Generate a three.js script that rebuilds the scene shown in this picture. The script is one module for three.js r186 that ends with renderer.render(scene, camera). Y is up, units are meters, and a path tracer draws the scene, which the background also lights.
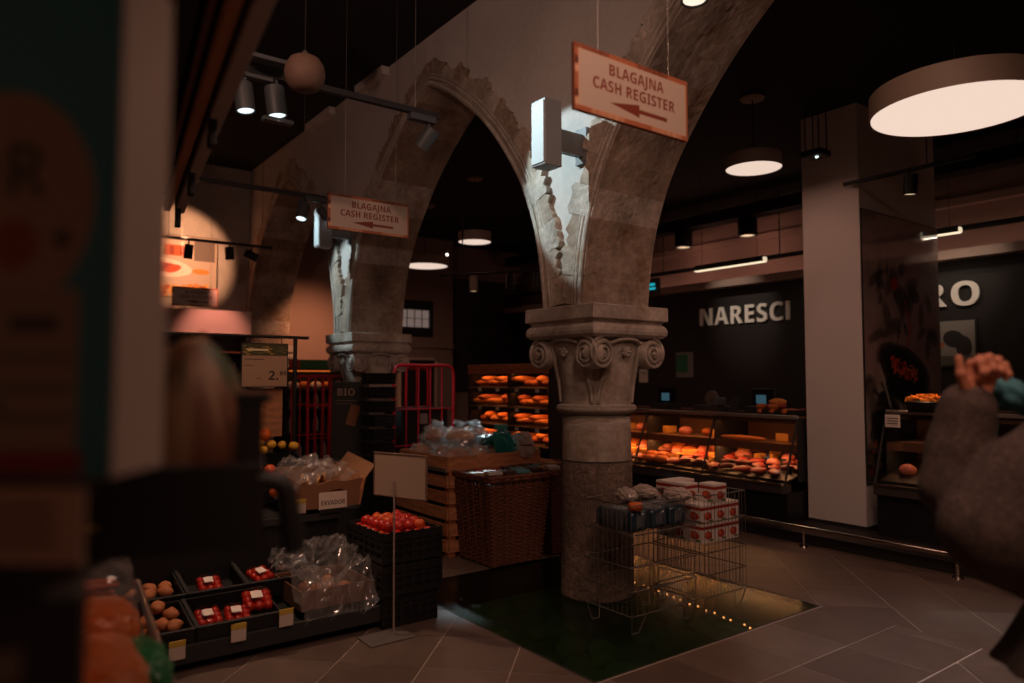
import * as THREE from 'three';
import { RoundedBoxGeometry } from 'three/addons/geometries/RoundedBoxGeometry.js';
import { mergeGeometries, mergeVertices, toCreasedNormals } from 'three/addons/utils/BufferGeometryUtils.js';
import { RectAreaLightUniformsLib } from 'three/addons/lights/RectAreaLightUniformsLib.js';
import { FontLoader } from 'three/addons/loaders/FontLoader.js';
import { TextGeometry } from 'three/addons/geometries/TextGeometry.js';
import { MarchingCubes } from 'three/addons/objects/MarchingCubes.js';

// ------------------------------------------------------------ camera, exposure, lights
RectAreaLightUniformsLib.init();
const scene = new THREE.Scene();
scene.background = new THREE.Color(0x000000);
const YAW = -36.5 * Math.PI / 180;
const camera = new THREE.PerspectiveCamera(2 * Math.atan(341.5 / 720) * 180 / Math.PI, 1024 / 683, 0.05, 60);
camera.position.set(0, 1.6, 0);
camera.rotation.order = 'YXZ';
camera.rotation.set(2.9 * Math.PI / 180, YAW, 0);
camera.focus = 5.3;
camera.userData.fStop = 0.95;
const renderer = new THREE.WebGLRenderer({ antialias: true });
renderer.toneMapping = THREE.LinearToneMapping;
renderer.toneMappingExposure = 1.0;
renderer.shadowMap.enabled = true;

const WARM = new THREE.Color(1.0, 0.47, 0.34), AMBER = new THREE.Color(1.0, 0.34, 0.10), NEAR = new THREE.Color(1.0, 0.57, 0.42), COOL = new THREE.Color(0.72, 0.93, 1.0), SOFT = new THREE.Color(1.0, 0.62, 0.5);
function spotLight(color, cd, from, to, angleDeg, penumbra = 0.3, radius = 2) {
  const l = new THREE.SpotLight(color, cd, 0, angleDeg * Math.PI / 180, penumbra, 2);
  l.position.set(...from); l.target.position.set(...to); l.castShadow = true; l.shadow.radius = radius;
  l.shadow.mapSize.set(1024, 1024); l.shadow.bias = -0.0005;
  scene.add(l); scene.add(l.target); return l;
}
function areaLight(color, inten, w, h, from, to) {
  const l = new THREE.RectAreaLight(color, inten, w, h); l.position.set(...from); l.lookAt(...to); scene.add(l); return l;
}
function pointLight(color, cd, p, radius = 2) {
  const l = new THREE.PointLight(color, cd, 0, 2); l.position.set(...p); l.castShadow = true; l.shadow.radius = radius; scene.add(l); return l;
}

// ------------------------------------------------------------ helpers
let seed = 7;
const rnd = () => { seed = (seed * 1664525 + 1013904223) >>> 0; return seed / 4294967296; };
const rr = (a, b) => a + (b - a) * rnd();
function hash(x, y, z) { let h = (x * 374761393 + y * 668265263 + z * 2147483647) | 0; h = Math.imul(h ^ (h >>> 13), 1274126177); return ((h ^ (h >>> 16)) >>> 0) / 4294967296; }
const sm = t => t * t * (3 - 2 * t), lerp = (a, b, t) => a + (b - a) * t;
function noise3(x, y, z) {
  const i = Math.floor(x), j = Math.floor(y), k = Math.floor(z), u = sm(x - i), v = sm(y - j), w = sm(z - k);
  const c = (a, b, d) => hash(i + a, j + b, k + d);
  return lerp(lerp(lerp(c(0, 0, 0), c(1, 0, 0), u), lerp(c(0, 1, 0), c(1, 1, 0), u), v), lerp(lerp(c(0, 0, 1), c(1, 0, 1), u), lerp(c(0, 1, 1), c(1, 1, 1), u), v), w);
}
function tnoise(x, y, p, s) { // tiling 2-D noise, period p cells
  const i = Math.floor(x), j = Math.floor(y), u = sm(x - i), v = sm(y - j), m = (n) => ((n % p) + p) % p;
  return lerp(lerp(hash(m(i), m(j), s), hash(m(i + 1), m(j), s), u), lerp(hash(m(i), m(j + 1), s), hash(m(i + 1), m(j + 1), s), u), v);
}
function fbm(u, v, p, s, oct = 4) { let a = 0, w = 0.5, t = 0; for (let o = 0; o < oct; o++) { a += w * tnoise(u * p, v * p, p, s + o); t += w; w *= 0.55; p *= 2; } return a / t; }
function dataTex(n, fn, color = true) { // fn(u,v) -> [r,g,b] 0..255 (sRGB when colour)
  const d = new Uint8Array(n * n * 4);
  for (let y = 0; y < n; y++) for (let x = 0; x < n; x++) { const c = fn(x / n, y / n), o = (y * n + x) * 4; for (let k = 0; k < 3; k++) d[o + k] = Math.max(0, Math.min(255, Array.isArray(c) ? c[k] : c)); d[o + 3] = 255; }
  const t = new THREE.DataTexture(d, n, n); t.wrapS = t.wrapT = THREE.RepeatWrapping; t.magFilter = THREE.LinearFilter; t.minFilter = THREE.LinearMipmapLinearFilter; t.generateMipmaps = true;
  if (color) t.colorSpace = THREE.SRGBColorSpace; t.needsUpdate = true; return t;
}
function canvasTex(w, h, draw) {
  const c = document.createElement('canvas'); c.width = w; c.height = h; draw(c.getContext('2d'), w, h);
  const t = new THREE.CanvasTexture(c); t.colorSpace = THREE.SRGBColorSpace; return t;
}
const mat = (hex, rough = 0.7, o = {}) => new THREE.MeshStandardMaterial({ color: hex, roughness: rough, ...o });
const glow = (hex, k = 1) => new THREE.MeshStandardMaterial({ color: 0x111111, emissive: hex, emissiveIntensity: k, roughness: 0.6 });
function tri(g, s = 1) { // uv in metres from the dominant normal
  if (g.index) g = g.toNonIndexed();
  const p = g.attributes.position, n = g.attributes.normal, uv = new Float32Array(p.count * 2);
  for (let i = 0; i < p.count; i++) {
    const ax = Math.abs(n.getX(i)), ay = Math.abs(n.getY(i)), az = Math.abs(n.getZ(i)), x = p.getX(i), y = p.getY(i), z = p.getZ(i);
    const [a, b] = ax >= ay && ax >= az ? [z, y] : ay >= az ? [x, z] : [x, y];
    uv[i * 2] = a * s; uv[i * 2 + 1] = b * s;
  }
  g.setAttribute('uv', new THREE.BufferAttribute(uv, 2)); return g;
}
const T = (g, x = 0, y = 0, z = 0, rx = 0, ry = 0, rz = 0) => { g.applyMatrix4(new THREE.Matrix4().compose(new THREE.Vector3(x, y, z), new THREE.Quaternion().setFromEuler(new THREE.Euler(rx, ry, rz)), new THREE.Vector3(1, 1, 1))); return g; };
const bx = (w, h, d, x = 0, y = 0, z = 0, b = 0) => { let g = b ? new RoundedBoxGeometry(w, h, d, 2, Math.min(b, w / 2.01, h / 2.01, d / 2.01)) : new THREE.BoxGeometry(w, h, d); return tri(T(g, x, y, z)); };
const span = (x0, x1, y0, y1, z0, z1, b = 0) => bx(x1 - x0, y1 - y0, z1 - z0, (x0 + x1) / 2, (y0 + y1) / 2, (z0 + z1) / 2, b);
const cy = (r0, r1, h, x = 0, y = 0, z = 0, seg = 24, rx = 0, rz = 0) => T(new THREE.CylinderGeometry(r1, r0, h, seg).toNonIndexed(), x, y, z, rx, 0, rz);
const lathe = (pts, seg = 32) => new THREE.LatheGeometry(pts.map(p => new THREE.Vector2(...p)), seg).toNonIndexed();
const V = a => new THREE.Vector3(...a);
function rod(a, b, r = 0.004, seg = 6) { const A = V(a), B = V(b), d = B.clone().sub(A), g = new THREE.CylinderGeometry(r, r, d.length(), seg).toNonIndexed(); g.applyQuaternion(new THREE.Quaternion().setFromUnitVectors(new THREE.Vector3(0, 1, 0), d.normalize())); const m = A.add(B).multiplyScalar(0.5); return T(g, m.x, m.y, m.z); }
function tube(pts, r, n = 32, seg = 8, closed = false) { return new THREE.TubeGeometry(new THREE.CatmullRomCurve3(pts.map(V), closed), n, r, seg, closed).toNonIndexed(); }
const fix = g => { g = g.index ? g.toNonIndexed() : g; if (!g.attributes.uv) g.setAttribute('uv', new THREE.BufferAttribute(new Float32Array(g.attributes.position.count * 2), 2)); for (const k of Object.keys(g.attributes)) if (!['position', 'normal', 'uv'].includes(k)) g.deleteAttribute(k); return g; };
const merge = l => mergeGeometries(l.map(fix));
const used = {};
function numbered(n) { used[n] = (used[n] ?? -1) + 1; return used[n] ? n + '_' + String(used[n]).padStart(3, '0') : n; }
function thing(name, label, category, p = [0, 0, 0], ry = 0, group) {
  const o = new THREE.Group(); o.name = numbered(name); o.position.set(...p); o.rotation.y = ry; o.userData = { label, category }; if (group) o.userData.group = group; scene.add(o); return o;
}
function part(parent, name, g, m, p, r) {
  const o = new THREE.Mesh(Array.isArray(g) ? merge(g) : g, m); o.name = name; o.castShadow = o.receiveShadow = true; if (p) o.position.set(...p); if (r) o.rotation.set(...r); parent.add(o); return o;
}
function solo(name, g, m, label, category, group, p, ry = 0) { const o = part(scene, numbered(name), g, m, p, [0, ry, 0]); o.userData = { label, category }; if (group) o.userData.group = group; return o; }
function struct(name, g, m, label) { const o = part(scene, name, g, m); o.userData = { kind: 'structure', label, category: name.split('_')[0] }; return o; }
function copy(o, label, p, ry = 0, group) { const c = o.clone(); c.name = numbered(o.name.replace(/_\d{3}$/, '')); c.userData = { ...o.userData }; if (label) c.userData.label = label; if (group) c.userData.group = group; c.position.set(...p); c.rotation.set(0, ry, 0); scene.add(c); return c; }
function blob(rx, ry, rz, amp, fr, det = 12, s = 0) { // lumpy closed body
  const g = new THREE.SphereGeometry(1, det * 2, det), p = g.attributes.position;
  for (let i = 0; i < p.count; i++) { const x = p.getX(i), y = p.getY(i), z = p.getZ(i), k = 1 + amp * (noise3(x * fr + s + 9, y * fr + 9, z * fr + 9) - 0.5) * 2; p.setXYZ(i, x * rx * k, y * ry * k, z * rz * k); }
  const m = mergeVertices((g.deleteAttribute('normal'), g.deleteAttribute('uv'), g), 1e-4); m.computeVertexNormals(); return m.toNonIndexed();
}
function crumple(rx, ry, rz, amp, fr, s = 0, det = 14, sq = 1) { // faceted plastic film
  let g = new THREE.IcosahedronGeometry(1, 5); const p = g.attributes.position;
  for (let i = 0; i < p.count; i++) {
    let x = p.getX(i), y = p.getY(i), z = p.getZ(i); const r = Math.abs(noise3(x * fr + s + 5, y * fr + 5, z * fr + 5) - 0.5) * 2, r2 = Math.abs(noise3(x * fr * 2.3 + s + 31, y * fr * 2.3, z * fr * 2.3) - 0.5);
    const k = 1 + amp * (r - 0.4) + amp * 0.7 * (r2 - 0.2); if (sq !== 1) { x = Math.sign(x) * Math.abs(x) ** sq; z = Math.sign(z) * Math.abs(z) ** sq; y = Math.sign(y) * Math.abs(y) ** sq; }
    p.setXYZ(i, x * rx * k, y * ry * k, z * rz * k);
  }
  g.computeVertexNormals(); return fix(g);
}
function vcol(g, fn) { const n = g.attributes.position.count, c = new Float32Array(n * 3), p = g.attributes.position; for (let i = 0; i < n; i++) { const q = fn(p.getX(i), p.getY(i), p.getZ(i)); c[i * 3] = q[0]; c[i * 3 + 1] = q[1]; c[i * 3 + 2] = q[2]; } g.setAttribute('color', new THREE.BufferAttribute(c, 3)); return g; }

// ------------------------------------------------------------ materials
const stoneTex = dataTex(512, (u, v) => { const n = fbm(u, v, 6, 3, 5), f = fbm(u, v, 40, 9, 3), s = Math.max(0, fbm(u, v, 5, 21, 4) - 0.52) * 3; const k = 168 + (n - 0.5) * 60 + (f - 0.5) * 46; return [k - s * 26, k * 0.94 - s * 34, k * 0.87 - s * 40]; });
const stoneBump = dataTex(512, (u, v) => 128 + (fbm(u, v, 30, 4, 4) - 0.5) * 160 - Math.max(0, fbm(u, v, 12, 14, 3) - 0.62) * 500, false);
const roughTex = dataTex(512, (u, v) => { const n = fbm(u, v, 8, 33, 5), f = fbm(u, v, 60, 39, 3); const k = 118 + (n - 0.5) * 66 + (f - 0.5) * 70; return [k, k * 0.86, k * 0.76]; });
const plasterTex = dataTex(512, (u, v) => { const n = fbm(u, v, 4, 51, 5), f = fbm(u, v, 64, 57, 2); const k = 186 + (n - 0.5) * 26 + (f - 0.5) * 10; return [k, k * 0.965, k * 0.93]; });
const tileTex = dataTex(512, (u, v) => { const n = fbm(u, v, 4, 71, 5), f = fbm(u, v, 80, 77, 2), s = fbm(u, v, 9, 79, 4); const k = 152 + (n - 0.5) * 40 + (f - 0.5) * 16 + (s - 0.5) * 20; return [k, k * 0.955, k * 0.92]; });
const woodTex = dataTex(256, (u, v) => { const w = Math.sin((v * 14 + fbm(u, v, 3, 91, 3) * 3.2) * Math.PI * 2), f = fbm(u, v, 40, 95, 2); const k = 1 + w * 0.07 + (f - 0.5) * 0.14; return [168 * k, 112 * k, 76 * k]; });
const fabTex = dataTex(256, (u, v) => { const k = 66 + (fbm(u, v, 64, 101, 2) - 0.5) * 44 + (fbm(u, v, 8, 107, 3) - 0.5) * 30; return [k, k * 0.82, k * 0.74]; });
const wickTex = dataTex(256, (u, v) => { const a = Math.sin(u * 64 * Math.PI) * 0.5 + 0.5, b = Math.sin(v * 80 * Math.PI) * 0.5 + 0.5, f = fbm(u, v, 20, 111, 3); const k = 0.75 + a * b * 0.25 + (f - 0.5) * 0.4; return [124 * k, 70 * k, 46 * k]; });
const M = {
  stone: new THREE.MeshStandardMaterial({ map: stoneTex, bumpMap: stoneBump, bumpScale: 0.006, roughness: 0.85 }),
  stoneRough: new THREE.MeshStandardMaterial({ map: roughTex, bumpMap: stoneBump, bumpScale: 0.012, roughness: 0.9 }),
  vous: [0xffffff, 0xe6dcd2, 0xf4ece4, 0xd8ccc0].map(c => new THREE.MeshStandardMaterial({ map: stoneTex, color: c, bumpMap: stoneBump, bumpScale: 0.012, roughness: 0.88 })),
  plaster: new THREE.MeshStandardMaterial({ map: plasterTex, roughness: 0.92 }),
  wallBrown: mat(0x9a8378, 0.9), wallDark: mat(0x2a2322, 0.85), ceil: mat(0x171413, 0.95), ceilFar: mat(0x181514, 0.95),
  black: mat(0x0d0d0d, 0.55), blackGloss: mat(0x0c0c0d, 0.3), charcoal: mat(0x222222, 0.6), darkPanel: mat(0x1d1817, 0.6),
  white: mat(0xd8d2cc, 0.5), cream: mat(0xcbb9a6, 0.6), lamp: mat(0x9a8778, 0.6), greyMetal: mat(0x7c7d7e, 0.35, { metalness: 0.6 }), steel: mat(0xb9b4ae, 0.3, { metalness: 0.9 }), chrome: mat(0xcfc8c0, 0.18, { metalness: 1 }),
  wire: mat(0x8d8781, 0.35, { metalness: 0.8 }), spotGrey: mat(0x484c4e, 0.5), red: mat(0xc4182e, 0.4), wood: new THREE.MeshStandardMaterial({ map: woodTex, roughness: 0.7 }), woodPale: new THREE.MeshStandardMaterial({ map: woodTex, color: 0xf0dccb, roughness: 0.75 }),
  wicker: new THREE.MeshStandardMaterial({ map: wickTex, roughness: 0.8, bumpMap: wickTex, bumpScale: 0.004 }),
  card: mat(0x8a6244, 0.85), cardDark: mat(0x6e4a33, 0.85), glass: new THREE.MeshPhysicalMaterial({ color: 0xf4f4f2, transmission: 1, thickness: 0, roughness: 0.04, ior: 1.5 }),
  film: new THREE.MeshPhysicalMaterial({ color: 0xf4f4f4, transmission: 0.93, thickness: 0, roughness: 0.13, ior: 1.7, specularIntensity: 1 }),
  bag: new THREE.MeshPhysicalMaterial({ color: 0xf0f6f8, transmission: 0.8, thickness: 0, roughness: 0.16, ior: 1.7 }),
  fabric: new THREE.MeshStandardMaterial({ map: fabTex, roughness: 0.95 }), skin: mat(0xb9775a, 0.6), trousers: mat(0x3a322e, 0.9), hair: mat(0x2a1a12, 0.8), teal: mat(0x3b6f78, 0.9),
  orange: mat(0xd8641a, 0.5), apple: mat(0xb3231a, 0.35), appleB: mat(0xc8501e, 0.38), lemon: mat(0xd9a431, 0.5), tomato: mat(0xb02413, 0.3), potato: mat(0xa5643a, 0.7), green: mat(0x2c5a33, 0.6),
  bread: mat(0xb5622a, 0.75), breadB: mat(0xc4783a, 0.75), breadDark: mat(0x8c4420, 0.75), meat: mat(0x8e2f22, 0.45), cheese: mat(0xd9a04c, 0.5), ham: mat(0xb86a55, 0.45), sausage: mat(0x5e1f18, 0.4), lettuce: mat(0x3f5a2c, 0.6), paper: mat(0xd9d0c6, 0.8), tagYellow: mat(0xb59636, 0.6), pot: mat(0x181818, 0.35),
};

// ------------------------------------------------------------ the setting
const CX = 3.75, XF = 3.42, XB = 4.08, SPR = 2.12, COLZ = [-0.03, -4.0, -7.97, -11.94], CEIL = 4.95, CEILF = 4.4;
const HALF = 1.765;
const archPts = [[1, 2.12], [0.985, 2.36], [0.95, 2.68], [0.86, 3.08], [0.71, 3.46], [0.545, 3.78], [0.40, 4.0], [0.215, 4.23], [0.07, 4.37], [0, 4.42]];
const archCurve = new THREE.CatmullRomCurve3(archPts.map(([a, y]) => new THREE.Vector3(a * HALF, y, 0)).concat(archPts.slice(0, -1).reverse().map(([a, y]) => new THREE.Vector3(-a * HALF, y, 0))), false, 'centripetal');
const ARC = archCurve.getSpacedPoints(80); // from +half to -half (offset along z from the arch centre)
function archOff(d) { return ARC.map((p, i) => { const a = ARC[Math.max(0, i - 1)], b = ARC[Math.min(80, i + 1)], tx = b.x - a.x, ty = b.y - a.y, l = Math.hypot(tx, ty); return [p.x + ty / l * d, p.y - tx / l * d]; }); }
{ // sanity: outward is away from the opening
}
const arches = [1.955, -2.015, -5.985, -9.955];
function outward(i, d) { const o = archOff(d)[i], c = [ARC[i].x, ARC[i].y]; return (o[0] - 0) ** 2 + (o[1] - 3) ** 2 > c[0] ** 2 + (c[1] - 3) ** 2 ? 1 : -1; }
const SGN = outward(20, 0.1);
const offset = d => archOff(d * SGN);

// plaster wall above the columns with arch openings
{
  const s = new THREE.Shape(); s.moveTo(-3.95, CEIL + 0.1); // u = -z
  s.lineTo(-3.95, SPR);
  const hole = offset(0.1);
  for (const c of arches) { // from low u to high u
    const pts = hole.map(([dz, y]) => [-(c + dz), Math.max(SPR, y)]);
    for (const p of pts) s.lineTo(p[0], p[1]);
  }
  s.lineTo(12.4, SPR); s.lineTo(12.4, CEIL + 0.1); s.closePath();
  let g = new THREE.ExtrudeGeometry(s, { depth: XB - XF - 0.07, bevelEnabled: false }); // along +z -> map to x
  const m = new THREE.Matrix4().set(0, 0, 1, XF + 0.035, 0, 1, 0, 0, -1, 0, 0, 0, 0, 0, 0, 1);
  g.applyMatrix4(m); g = tri(g, 0.5);
  const w = struct('wall_arcade', g, M.plaster, 'pale plastered arcade wall carried on stone columns and pointed arches');
  for (let k = 0; k < arches.length; k++) {
    const c = arches[k]; const N = 30;
    // voussoirs
    for (let i = 0; i < N; i++) {
      const i0 = i * 80 / N, i1 = (i + 1) * 80 / N, at = (d, t) => { const o = offset(d), a = Math.floor(t), b = Math.min(80, a + 1), f = t - a; return [lerp(o[a][0], o[b][0], f), lerp(o[a][1], o[b][1], f)]; };
      if (c === 1.955 && i > 3) continue;
      const e = 0.12 * (rnd() > 0.5 ? 1 : 0), base = (i % 2 ? 0.21 : 0.25) + rr(-0.01, 0.03); const g0 = 0.03;
      const poly = [at(0, i0 + g0), at(0, (i0 + i1) / 2), at(0, i1 - g0)];
      for (let q = 6; q >= 0; q--) poly.push(at(base + rr(-0.022, 0.022) + (q % 2 ? 0.012 : -0.008), lerp(i0 + g0, i1 - g0, q / 6)));
      const sh = new THREE.Shape(poly.map(([dz, y]) => new THREE.Vector2(-(c + dz), y)));
      const x0 = XF + rr(-0.006, 0.012); let gg = new THREE.ExtrudeGeometry(sh, { depth: XB - x0, bevelEnabled: true, bevelSize: 0.004, bevelThickness: 0.006, bevelSegments: 1, curveSegments: 1 });
      gg.applyMatrix4(new THREE.Matrix4().set(0, 0, 1, x0, 0, 1, 0, 0, -1, 0, 0, 0, 0, 0, 0, 1)); gg = tri(gg, 0.9);
      part(w, 'voussoir', gg, M.vous[Math.floor(rnd() * 4)]);
    }
    if (k > 0) { // roll mouldings on the inner edge
      for (const [d, r, dx] of [[0.03, 0.026, 0.0], [0.085, 0.018, 0.004], [0.115, 0.011, 0.0]]) {
        const pts = offset(d).filter((_, i) => i % 2 === 0).map(([dz, y]) => [XF + dx, y, c + dz]);
        part(w, 'roll_moulding', tri(fix(tube(pts, r, 120, 8)), 0.9), M.stone);
      }
    }
  }
}
// floor: grout bed, pit under the glass, tiles
const GX0 = 2.65, GX1 = 4.82, GZ0 = -5.05, GZ1 = -2.85;
const floorMat = mat(0xb0a397, 0.85);
const floor = struct('floor', [span(-3, GX0, -0.3, -0.0035, -13, 4), span(GX1, 10, -0.3, -0.0035, -13, 4), span(GX0, GX1, -0.3, -0.0035, -13, GZ0), span(GX0, GX1, -0.3, -0.0035, GZ1, 4)], floorMat, 'stone tiled shop floor laid diagonally with a straight border by the glass panel');
{
  const tm = [0xa6958b, 0x9c8b81, 0x928177, 0xa19086].map(c => new THREE.MeshStandardMaterial({ map: tileTex, color: c, roughness: 0.42, bumpMap: tileTex, bumpScale: 0.0012 }));
  const clip = (poly, f) => { const out = []; for (let i = 0; i < poly.length; i++) { const a = poly[i], b = poly[(i + 1) % poly.length], fa = f(a), fb = f(b); if (fa >= 0) out.push(a); if ((fa > 0 && fb < 0) || (fa < 0 && fb > 0)) { const t = fa / (fa - fb); out.push([lerp(a[0], b[0], t), lerp(a[1], b[1], t)]); } } return out; };
  const clipRect = (p, x0, x1, z0, z1) => clip(clip(clip(clip(p, q => q[0] - x0), q => x1 - q[0]), q => q[1] - z0), q => z1 - q[1]);
  const rest = [];
  const slab = poly => {
    if (poly.length < 3) return; let A = 0; poly.forEach((p, i) => { const q = poly[(i + 1) % poly.length]; A += p[0] * q[1] - q[0] * p[1]; }); if (Math.abs(A) < 0.01) return;
    const sh = new THREE.Shape(poly.map(p => new THREE.Vector2(p[0], -p[1])));
    let g = new THREE.ExtrudeGeometry(sh, { depth: 0.0085, bevelEnabled: true, bevelSize: 0.0012, bevelThickness: 0.0015, bevelSegments: 1 });
    g.rotateX(-Math.PI / 2); g.translate(0, -0.0115 + rr(-0.0004, 0.0004), 0);
    const ou = rnd(), ov = rnd(); g = tri(g, 0.9); const uv = g.attributes.uv; for (let i = 0; i < uv.count; i++) uv.setXY(i, uv.getX(i) + ou, uv.getY(i) + ov);
    const cx = poly.reduce((s, p) => s + p[0], 0) / poly.length, cz = poly.reduce((s, p) => s + p[1], 0) / poly.length;
    const d = cx * 0.595 - cz * 0.804, l = cx * 0.804 + cz * 0.595;
    if (d > 2.6 && d < 7.4 && Math.abs(l) < d * 0.78 && cz > -6.5) part(floor, 'tile', g, tm[Math.floor(rnd() * 4)]); else rest.push(g);
  };
  const regions = [[-3, GX0, -12.5, 3.9, true], [GX1 + 0.01, 6.46, -12.5, 3.9, true], [GX0, GX1 + 0.01, GZ1 + 0.01, -1.84, false], [GX0, GX1 + 0.01, -1.84, 3.9, true], [GX0, GX1, -12.5, GZ0 - 0.01, true]];
  for (const [x0, x1, z0, z1, diag] of regions) {
    const h = diag ? 0.2443 : 0.2452;
    if (diag) { const st = 0.7 / 2; for (let a = -40; a < 40; a++) for (let b = -40; b < 40; b++) { const U = 1.95 + 0.7 * a + 0.35, W = 7.7 + 0.7 * b + 0.35, X = (U + W) / 2, Z = (U - W) / 2; if (X < x0 - 0.5 || X > x1 + 0.5 || Z < z0 - 0.5 || Z > z1 + 0.5) continue; const q = h * Math.SQRT2; slab(clipRect([[X - q, Z], [X, Z - q], [X + q, Z], [X, Z + q]], x0 + 0.002, x1 - 0.002, z0 + 0.002, z1 - 0.002)); } }
    else for (let i = 0; i < 8; i++) for (let j = 0; j < 2; j++) { const X = 2.2 + i * 0.497 + (j ? 0.48 : 0) - 0.2, Z = -2.593 + j * 0.498; slab(clipRect([[X - h, Z - h], [X + h, Z - h], [X + h, Z + h], [X - h, Z + h]], x0 + 0.002, x1 - 0.002, z0 + 0.002, z1)); }
  }
  const r = part(floor, 'tile_field', rest, tm[1]); r.userData.kind = 'stuff';
}
// glass floor panel over a pit
{
  const pit = thing('glass_floor_panel', 'dark green walk-on glass floor panel around the near column', 'floor panel');
  part(pit, 'pit_wall', [span(GX0 - 0.05, GX1 + 0.05, -0.32, -0.27, GZ0, GZ1), span(GX0 - 0.05, GX0, -0.32, -0.03, GZ0, GZ1), span(GX1, GX1 + 0.05, -0.32, -0.03, GZ0, GZ1), span(GX0, GX1, -0.32, -0.03, GZ0 - 0.05, GZ0), span(GX0, GX1, -0.32, -0.03, GZ1, GZ1 + 0.05)], mat(0x57664f, 0.95));
  part(pit, 'rubble', Array.from({ length: 60 }, (_, i) => T(blob(rr(0.06, 0.2), rr(0.03, 0.08), rr(0.06, 0.2), 0.35, 2, 5, i), rr(GX0 + 0.2, GX1 - 0.2), -0.27, rr(GZ0 + 0.2, GZ1 - 0.2))), mat(0x63735a, 0.95)).userData.kind = 'stuff';
  part(pit, 'frame', [span(GX0 + 0.002, GX0 + 0.014, -0.04, -0.001, GZ0, GZ1), span(GX1 - 0.014, GX1 - 0.002, -0.04, -0.001, GZ0, GZ1), span(GX0, GX1, -0.04, -0.001, GZ0, GZ0 + 0.012), span(GX0, GX1, -0.04, -0.001, GZ1 - 0.012, GZ1)], M.charcoal);
  const gm = new THREE.MeshPhysicalMaterial({ color: 0xc0d2be, transmission: 1, thickness: 0, roughness: 0.17, ior: 1.22 });
  const zs = [GZ0 + 0.012, GZ1 - 0.012], xs = [GX0 + 0.014, (GX0 + GX1) / 2, GX1 - 0.014];
  // pane with the column standing in a round cut-out
  const sh = new THREE.Shape([[xs[0], -zs[1]], [xs[2], -zs[1]], [xs[2], -zs[0]], [xs[0], -zs[0]]].map(p => new THREE.Vector2(...p)));
  const h = new THREE.Path(); h.absarc(CX, 4.0, 0.275, 0, Math.PI * 2); sh.holes.push(h);
  const g = new THREE.ExtrudeGeometry(sh, { depth: 0.012, bevelEnabled: false, curveSegments: 40 }); g.rotateX(-Math.PI / 2); g.translate(0, -0.014, 0);
  part(pit, 'pane', g, gm);
  const s = thing('string_light', 'string of small warm lights glowing under the glass floor', 'lights');
  const bulb = new THREE.IcosahedronGeometry(0.008, 1), bm = glow(0xff8a5a, 5); const path = [];
  for (let i = 0; i < 15; i++) { const t = i / 14, x = lerp(4.42, 4.26, t) + rr(-0.012, 0.012), z = lerp(-4.25, -3.02, t) + rr(-0.02, 0.02); path.push([x, -0.1, z]); part(s, 'bulb', bulb, bm, [x, -0.09, z]); if (i % 3 === 1) pointLight(new THREE.Color(1, 0.55, 0.25), 0.0015, [x, -0.06, z], 0.5); }
  part(s, 'cable', tube(path, 0.004, 60, 5), M.black);
}
struct('wall_left', span(-2.7, -2.5, 0, 5.2, -12, 4), M.wallBrown, 'far side wall of the shop');
struct('wall_behind', span(-2.7, 10.2, 0, 5.2, 3.95, 4.15), M.wallBrown, 'rear wall of the shop');
struct('wall_back', span(-2.7, XF + 0.03, 0, 5.2, -12.0, -11.8), M.plaster, 'plain plastered back wall with a lit food poster');
struct('wall_back_hall', [span(XB - 0.1, 7.8, 0, 3.11 - 0.68 - 0.02, -12.7, -12.5), span(XB - 0.1, 6.5, 2.41, 3.13, -12.7, -12.5), span(7.28, 7.8, 2.41, 3.13, -12.7, -12.5), span(XB - 0.1, 7.8, 3.13, 4.6, -12.7, -12.5), span(3.3, XB, 0, 5.2, -12.7, -12.4), span(7.8, 10.2, 0, 4.6, -13.1, -12.9), span(7.75, 7.8, 0, 4.6, -12.95, -12.5)], M.wallBrown, 'brown back wall of the inner hall with a small barred window');
struct('ceiling', span(-2.7, XF + 0.04, CEIL, CEIL + 0.15, -12, 4.1), M.ceil, 'very dark painted shop ceiling'); struct('ceiling_hall', span(XB - 0.05, 10.2, CEILF, CEILF + 0.15, -13.1, 4.1), M.ceilFar, 'very dark lower ceiling above the counter hall');
// cornice strips high on the arcade wall
for (const [z0, z1, lab] of [[-7.6, -6.9, 'nearer'], [-9.15, -8.35, 'farther']]) solo('cornice_strip', span(XF - 0.05, XF + 0.04, 4.86, 4.95, z0, z1, 0.006), M.white, `pale strip along the top of the arcade wall, the ${lab} of two`, 'strip');
// counter-side wall
struct('wall_right', [span(9.8, 10.0, 0, 4.5, -13, 4)], M.wallBrown, 'brown upper wall above the service counters');
{
  const p = struct('trim_1', [span(9.5, 9.8, 0, 3.02, -12.9, 3.9)], M.darkPanel, 'dark panelling behind the service counters');
  struct('trim_2', [span(9.28, 9.8, 3.02, 3.09, -12.9, 3.9), span(9.28, 9.32, 3.09, 3.13, -12.9, 3.9)], M.wallBrown, 'ledge hiding the cove light above the dark panelling');
  struct('trim_3', [span(9.7, 9.8, 3.74, 3.84, -12.9, 3.9)], M.wallBrown, 'pale moulding along the upper wall');
  const cove = thing('cove_light', 'long pinkish strip light hidden behind the wall ledge', 'light', [9.6, 3.11, -5]);
  part(cove, 'tube', [bx(0.03, 0.02, 13, 0, 0, 0)], glow(0xff9c80, 0.35));
  const a = new THREE.Color(1, 0.5, 0.38);
  for (const z of [-10, -6.7, -3.4, -0.1]) areaLight(a, 2.4, 3.2, 0.04, [9.6, 3.14, z], [9.72, 3.4, z]);
}
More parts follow.
